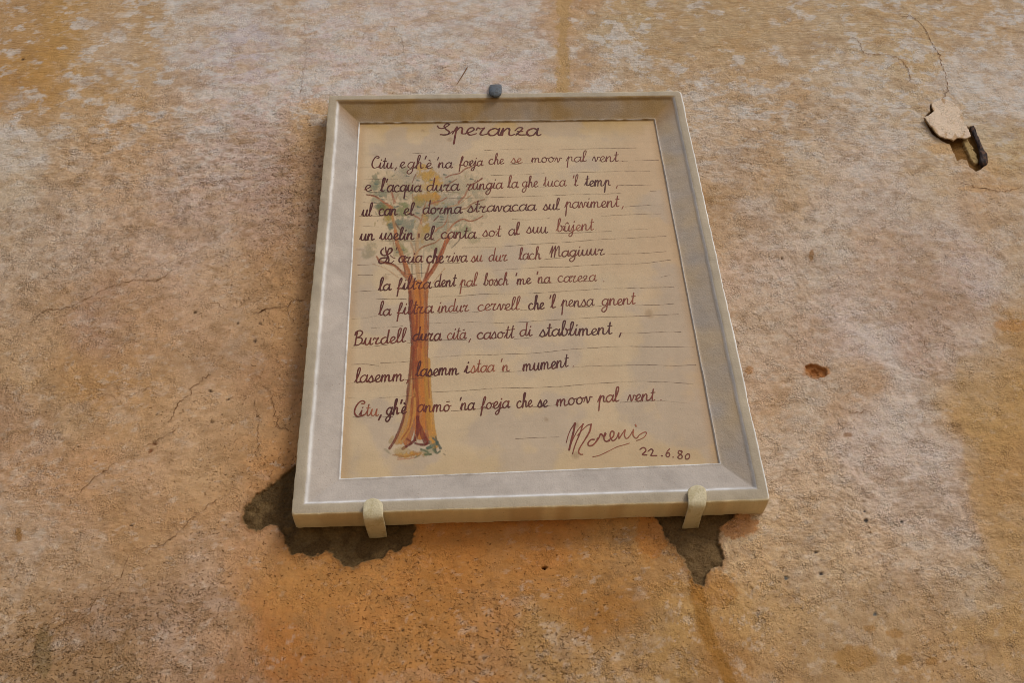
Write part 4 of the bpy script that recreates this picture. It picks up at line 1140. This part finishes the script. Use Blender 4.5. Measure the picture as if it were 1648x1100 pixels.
def write(rb, text, x0, y0, x1, y1, xh, tone, wpx=2.35, slant=.10):
    adv = sum(glyph(c)[0] for c in text)
    sx = (x1 - x0) / (adv + (16 if len(text) > 1 else 4))
    ux, uy = (x1 - x0), (y1 - y0); L = math.hypot(ux, uy)
    pos = 0
    r1 = random.Random(hash((x0, y0)) & 0xffff)
    for c in text:
        w_, strokes = glyph(c)
        jy = r1.uniform(-.5, .5); js = r1.uniform(.95, 1.06)
        for st in strokes:
            pts = np.array([[float(v) for v in q.split(',')] for q in st.split()])
            gx = (pos + pts[:, 0]) * sx; gy = pts[:, 1] / 100 * xh * js
            X_ = x0 + gx + gy * slant; Y_ = y0 + (pos + pts[:, 0]) * sx * uy / max(ux, 1) - gy + jy
            P_ = catmull(pxp(np.stack([X_, Y_], -1)), .0007)
            n = len(P_)
            tnew = r1.uniform(-.12, .12)
            seg = np.gradient(P_, axis=0); vert = np.abs(seg[:, 1]) / (np.linalg.norm(seg, axis=1) + 1e-9); down = (seg[:, 1] < 0)
            wd = wpx * .00069 * (.72 + .25 * vert + .16 * down) * r1.uniform(.9, 1.1)
            wd = wd * (1 + .22 * (fbm(P_[:, 0] * 260, P_[:, 1] * 260, 141, 2) - .5) * 2)
            wd = np.convolve(np.pad(wd, 2, mode='edge'), np.ones(5) / 5, 'valid')
            tv = np.clip(tone + tnew + (fbm(P_[:, 0] * 130, P_[:, 1] * 130, 143, 2) - .5) * .9, 0, 2)
            k0 = np.clip(tv, 0, 1)[:, None]; k1 = np.clip(tv - 1, 0, 1)[:, None]
            c3 = INKS[0] * (1 - k0) + INKS[1] * k0; c3 = c3 * (1 - k1) + INKS[2] * k1
            al_ = np.clip(1.0 - .12 * tv, .6, 1)
            rb.add(P_, wd, c3 * GAIN, al_, OL)
        pos += w_


LINES = [
 ("title_lettering", [("peranza",728,217.5,871,218,11.6,.3,4.0)]),
 ("verse_line", [("Citu",597,270.5,634,271,9,.2,2.5),(",",636,271,641,271,8,.3,2),("e",643,270,652,270,9.5,.2,2.4),("gh'è",655,271,697,271,9.6,.2),("'na",701,270.5,729,270.5,8.6,.2),
                 ("foeja",739,268,778,267,8.4,.45),("che",786,264,812,264,8,.6,2),("se",822,262.5,842,262.5,7.6,1.3,2),("moov",855,261.5,905,261,8,.5,2),("pal",911,260.5,946,260,8,.6,2),("vent",953,260.5,997,260,8.4,.5,2.1),(".",1000,260,1004,260,8,.9,1.8)]),
 ("verse_line", [("e",586,308,598,308,10,.0,2.8),("l'acqua",612,308.5,679,308,10,.0,2.9),("dura",686,307.5,740,307,10,.15,2.7),("rüngia",750,306,810,303,9.4,.5,2.3),("la",817,302.5,835,302,9,.8,2.2),
                 ("ghe",840,301.5,867,301,9,.7,2.2),("tuca",874,300.5,912,299.5,8.8,.8,2),("'l",920,300,932,299.5,8.6,.6,2.2),("temp",941,299.5,984,299,9,.0,2.6),(",",992,300,996,300,8,.9,1.8)]),
 ("verse_line", [("ul",582,348,600,348,10,.0,3),("can",609,347,641,346.5,10.4,.0,3),("el",649,346,668,346,10,.0,3),("dorma",680,344.5,744,343.5,10,.0,2.9),("stravacaa",752,342,864,339,9.6,.2,2.6),
                 ("sul",874,338.5,902,338,9.4,.3,2.4),("paviment",909,335.5,998,333,9.6,.8,2.2),(",",1001,333,1006,333,9,1,2)]),
 ("verse_line", [("un",579,386.5,604,386.5,9.8,.0,3),("uselin",611,386,668,386,10,.0,2.9),("el",682,386,700,386,10,.0,2.8),("canta",709,384.5,767,383.5,10,.2,2.6),("sot",776,381,808,380.5,9.8,.8,2.2),
                 ("al",818,378.5,838,378,9.6,.6,2.3),("suu",847,376,883,375,9.6,.5,2.1),("bûjent",895,373,957,370,9.6,1.1,2.2),(".",958,370,962,370,8,1.2,1.8)]),
 ("verse_line", [("aria",641,423,681,422.5,10,.3,2.7),("che",686,423,715,423,10.6,.1,3),("riva",717,422,753,421.5,9.6,.5,2.2),("su",758,421.5,778,421.5,9.4,1.1,2.1),("dur",786,421,818,420,9.8,1.1,2.1),
                 ("lach",835,418.5,872,417,9.6,.7,2.3),("Magiuur",884,414.5,975,409.5,9.6,.5,2.3)]),
 ("verse_line", [("la",609,468,630,467.5,10.2,.2,2.8),("filtra",639,467,695,464,10.4,.35,2.7),("dent",699,461.5,735,461,10,.1,2.5),("pal",740,461,769,460.5,9.8,1.1,2),("bosch",778,460,819,459,9.8,.7,2.2),
                 ("'me",828,458,856,457,9.4,.4,2.4),("'na",862,456,887,455,9.4,.9,2.1),("careza",897,454.5,961,453,9.6,.9,2),(".",970,454,975,454,8,1.2,1.8)]),
 ("verse_line", [("la",609,508.5,630,508,10.4,.3,2.7),("filtra",639,507,698,504,10.8,.6,2.6),("indur",704,503.5,756,501.5,10.2,1,2.1),("cervell",768,500.5,838,499,10.2,1,2.2),("che",850,499,877,498,10.4,.0,2.9),
                 ("'l",882,497,896,496,10.4,.4,2.5),("pensa",903,494.5,957,492,10.2,.4,2.2),("gnent",968,492,1024,490,10.4,.9,2.3)]),
 ("verse_line", [("Burdell",569,556.5,655,551,10.8,.55,2.6),("dura",664,549,711,548,10.8,.2,3),("citá",719,547,751,546,10.4,.7,2.2),(",",755,547,761,547,10,.7,2),("casott",767,546,829,544.5,10.6,.5,2.4),
                 ("di",836,541.5,858,541,10.4,.6,2.3),("stabliment",868,542,987,538,10.8,.0,2.7),(",",997,538,1003,538,12,.1,2.6)]),
 ("verse_line", [("lasemm",571,616.5,652,613,10.8,.4,2.6),(",",655,614,659,614,10,.8,2),("lasemm",669,606,740,603,10.8,.2,2.8),("i",747,601,756,600.5,10.8,.0,3),("staa",757,600.5,797,598.5,10.8,1.5,2.3),("'n",804,598.5,822,598,10.6,1,2.1),
                 ("mument",841,598,916,591,11,.1,2.6),(".",921,591,926,591,10,.6,2.2)]),
 ("verse_line", [("C",568,671,587,671,11.4,.9,2.7),("i",578,669.5,586,669.5,9,.6,2.4),("tu",587,670,611,669.5,10.4,1.4,2.3),(",",610,671,618,671,14,.1,3),("gh'è",621,668.5,655,665.5,11.2,.15,2.9),("anmò",671,664,727,661.5,11,.6,2.5),("'na",737,661,765,660,10.6,.1,2.5),
                 ("foeja",774,658.5,821,657,10.6,.4,2.4),("che",831,657,858,655,10.6,.3,2.4),("se",865,656,883,655.5,10.6,.1,2.6),("moov",895,654,954,649,10.8,.4,2.4),
                 ("pal",962,648.5,998,646.5,10.8,.8,2.4),("vent",1010,647,1056,645,10.8,.8,2.4),(".",1062,645,1067,645,10,1.1,2.2)]),
]


def raw(rb, pts, w0, w1, tone):
    P_ = catmull(pxp(pts), .0007); n = len(P_)
    wd = np.linspace(w0, w1, n) * .00078 * (1 + .2 * (fbm(P_[:, 0] * 260, P_[:, 1] * 260, 141, 2) - .5) * 2)
    tv = np.clip(tone + (fbm(P_[:, 0] * 90, P_[:, 1] * 90, 143, 2) - .5) * .8, 0, 2)
    k0 = np.clip(tv, 0, 1)[:, None]; k1 = np.clip(tv - 1, 0, 1)[:, None]
    c3 = INKS[0] * (1 - k0) + INKS[1] * k0; c3 = c3 * (1 - k1) + INKS[2] * k1
    rb.add(P_, wd, c3 * GAIN, np.clip(1 - .1 * tv, .6, 1), OL)


for li, (nm, words) in enumerate(LINES):
    rb = Ribbons()
    for wdd in words:
        t, x0, y0, x1, y1, xh, tone = wdd[:7]; wp = wdd[7] if len(wdd) > 7 else 2.4
        write(rb, t, x0, y0, x1, y1, xh, tone, wp, .14 if x0 < 800 else .08)
    if nm == 'title_lettering':
        raw(rb, [(704,202.5),(707,206),(713,206.5),(720,203),(724,200)], 2.6, 2.8, .2)
        raw(rb, [(724,200),(719,199),(715,203),(718,208),(723,212),(721,216),(715,217),(709,216.5)], 3, 3.2, .25)
        raw(rb, [(716,217.5),(722,216),(729,211)], 2, 2, .3)
    if li == 5:   # ornate L and apostrophe
        raw(rb, [(621,397.5),(621,402),(622.5,409),(625,414),(626,419),(624,423),(620,422)], 2.2, 3.2, .15)
        raw(rb, [(617,400),(613.5,404),(614,409),(619,411.5),(626,409),(631,404),(630,400),(626,401),(624,406),(623,411)], 2.8, 3, .1)
        raw(rb, [(621,415),(614,416),(610,420),(612,424),(618,423),(622,419),(624,413)], 3, 3, .2)
        raw(rb, [(624,422),(629,424),(634,420)], 2.6, 1.6, .3)
        raw(rb, [(628,411),(632,414.5),(636,416)], 1.2, 1.4, .5)
        raw(rb, [(639,398.5),(637.5,403)], 2, 1.6, .1)
    if li == 4: raw(rb, [(674.5,376.5),(674.5,383)], 2.4, 2, .7)
    o_ = attach(rb.build(nm, M_INK, None))
    if nm == 'title_lettering': o_['label'] = 'handwritten title above the verses'

rb = Ribbons()   # signature, traced
for pts, w0, w1, t in [
    ([(911.5,713),(914,703),(918,693),(925,682)],1.6,1.8,.7), ([(925.5,682),(923,696),(919,712),(916,725)],3.6,3.4,.75),
    ([(916,725),(922,708),(930,693),(938.5,683)],1.6,1.6,.9), ([(938.5,683),(933,699),(926,716),(921.5,731)],2.6,2.0,.9),
    ([(929,702),(938,692),(946,685),(951.5,683.5)],1.6,1.8,1.0), ([(951.5,683.5),(949,695),(941,709),(933,722),(931.5,729),(935,732),(938,732)],2.8,2.2,1.2),
    ([(957,708),(951,708.5),(946.5,714),(948,718),(954,717),(960,711),(962,706)],2.4,2.6,1.0), ([(958,713),(964,705),(967,699),(972,703),(975,699)],2.4,3.0,.95),
    ([(974,697),(972,706),(975,711),(981,710)],2.4,2.4,1.0), ([(980,709),(987,703),(988,696),(984,695),(982,702),(986,710),(992,706),(996,697)],2.4,2.2,1.15),
    ([(996,697),(996,706),(998,704),(1004,695),(1006,692)],2.2,1.8,1.3), ([(1006.5,693),(1005,701),(1008,706.5),(1013,703),(1018,695)],2.0,1.8,1.3),
    ([(1019.5,692),(1019,701),(1024,706),(1030,700),(1038,696),(1040.5,698),(1037,704),(1030,708),(1024,710)],2.4,1.2,1.4),
    ([(1022.5,684),(1024,687)],2.2,2.4,1.6), ([(954,736),(965,733.5),(980,726.5),(993,720),(1005,716.5),(1013,714)],1.2,1.4,1.2)]:
    raw(rb, pts, w0, w1, t)
o_ = attach(rb.build('signature', M_INK, None)); o_['label'] = 'reddish brown signature with an underline'
rb = Ribbons()   # date
for pts, w0, w1, t in [
    ([(1030,724),(1035,721),(1039,723),(1039,727),(1034,732),(1041,733)],2,2.4,.5), ([(1043,727),(1048,723.5),(1051,726),(1049,731),(1048,734),(1057,734)],2,2.4,.4),
    ([(1064.5,734),(1066,734.6)],2,2.2,.6), ([(1078,723),(1074,727),(1072,733),(1075,736),(1078,733),(1076,729),(1073,731)],1.7,1.9,.8),
    ([(1083,736),(1084,736.6)],1.6,1.6,1), ([(1097,727),(1093,726),(1092,730),(1097,733),(1098,737),(1094,739),(1091,736),(1095,732),(1098,728),(1096,726)],1.8,1.8,.8),
    ([(1107,731),(1103.5,734),(1104,739),(1108,739),(1110,735),(1109,731.5),(1106.5,731)],1.8,1.8,.8)]:
    raw(rb, pts, w0, w1, t)
o_ = attach(rb.build('date_lettering', M_INK, None)); o_['label'] = 'small painted date below the signature'
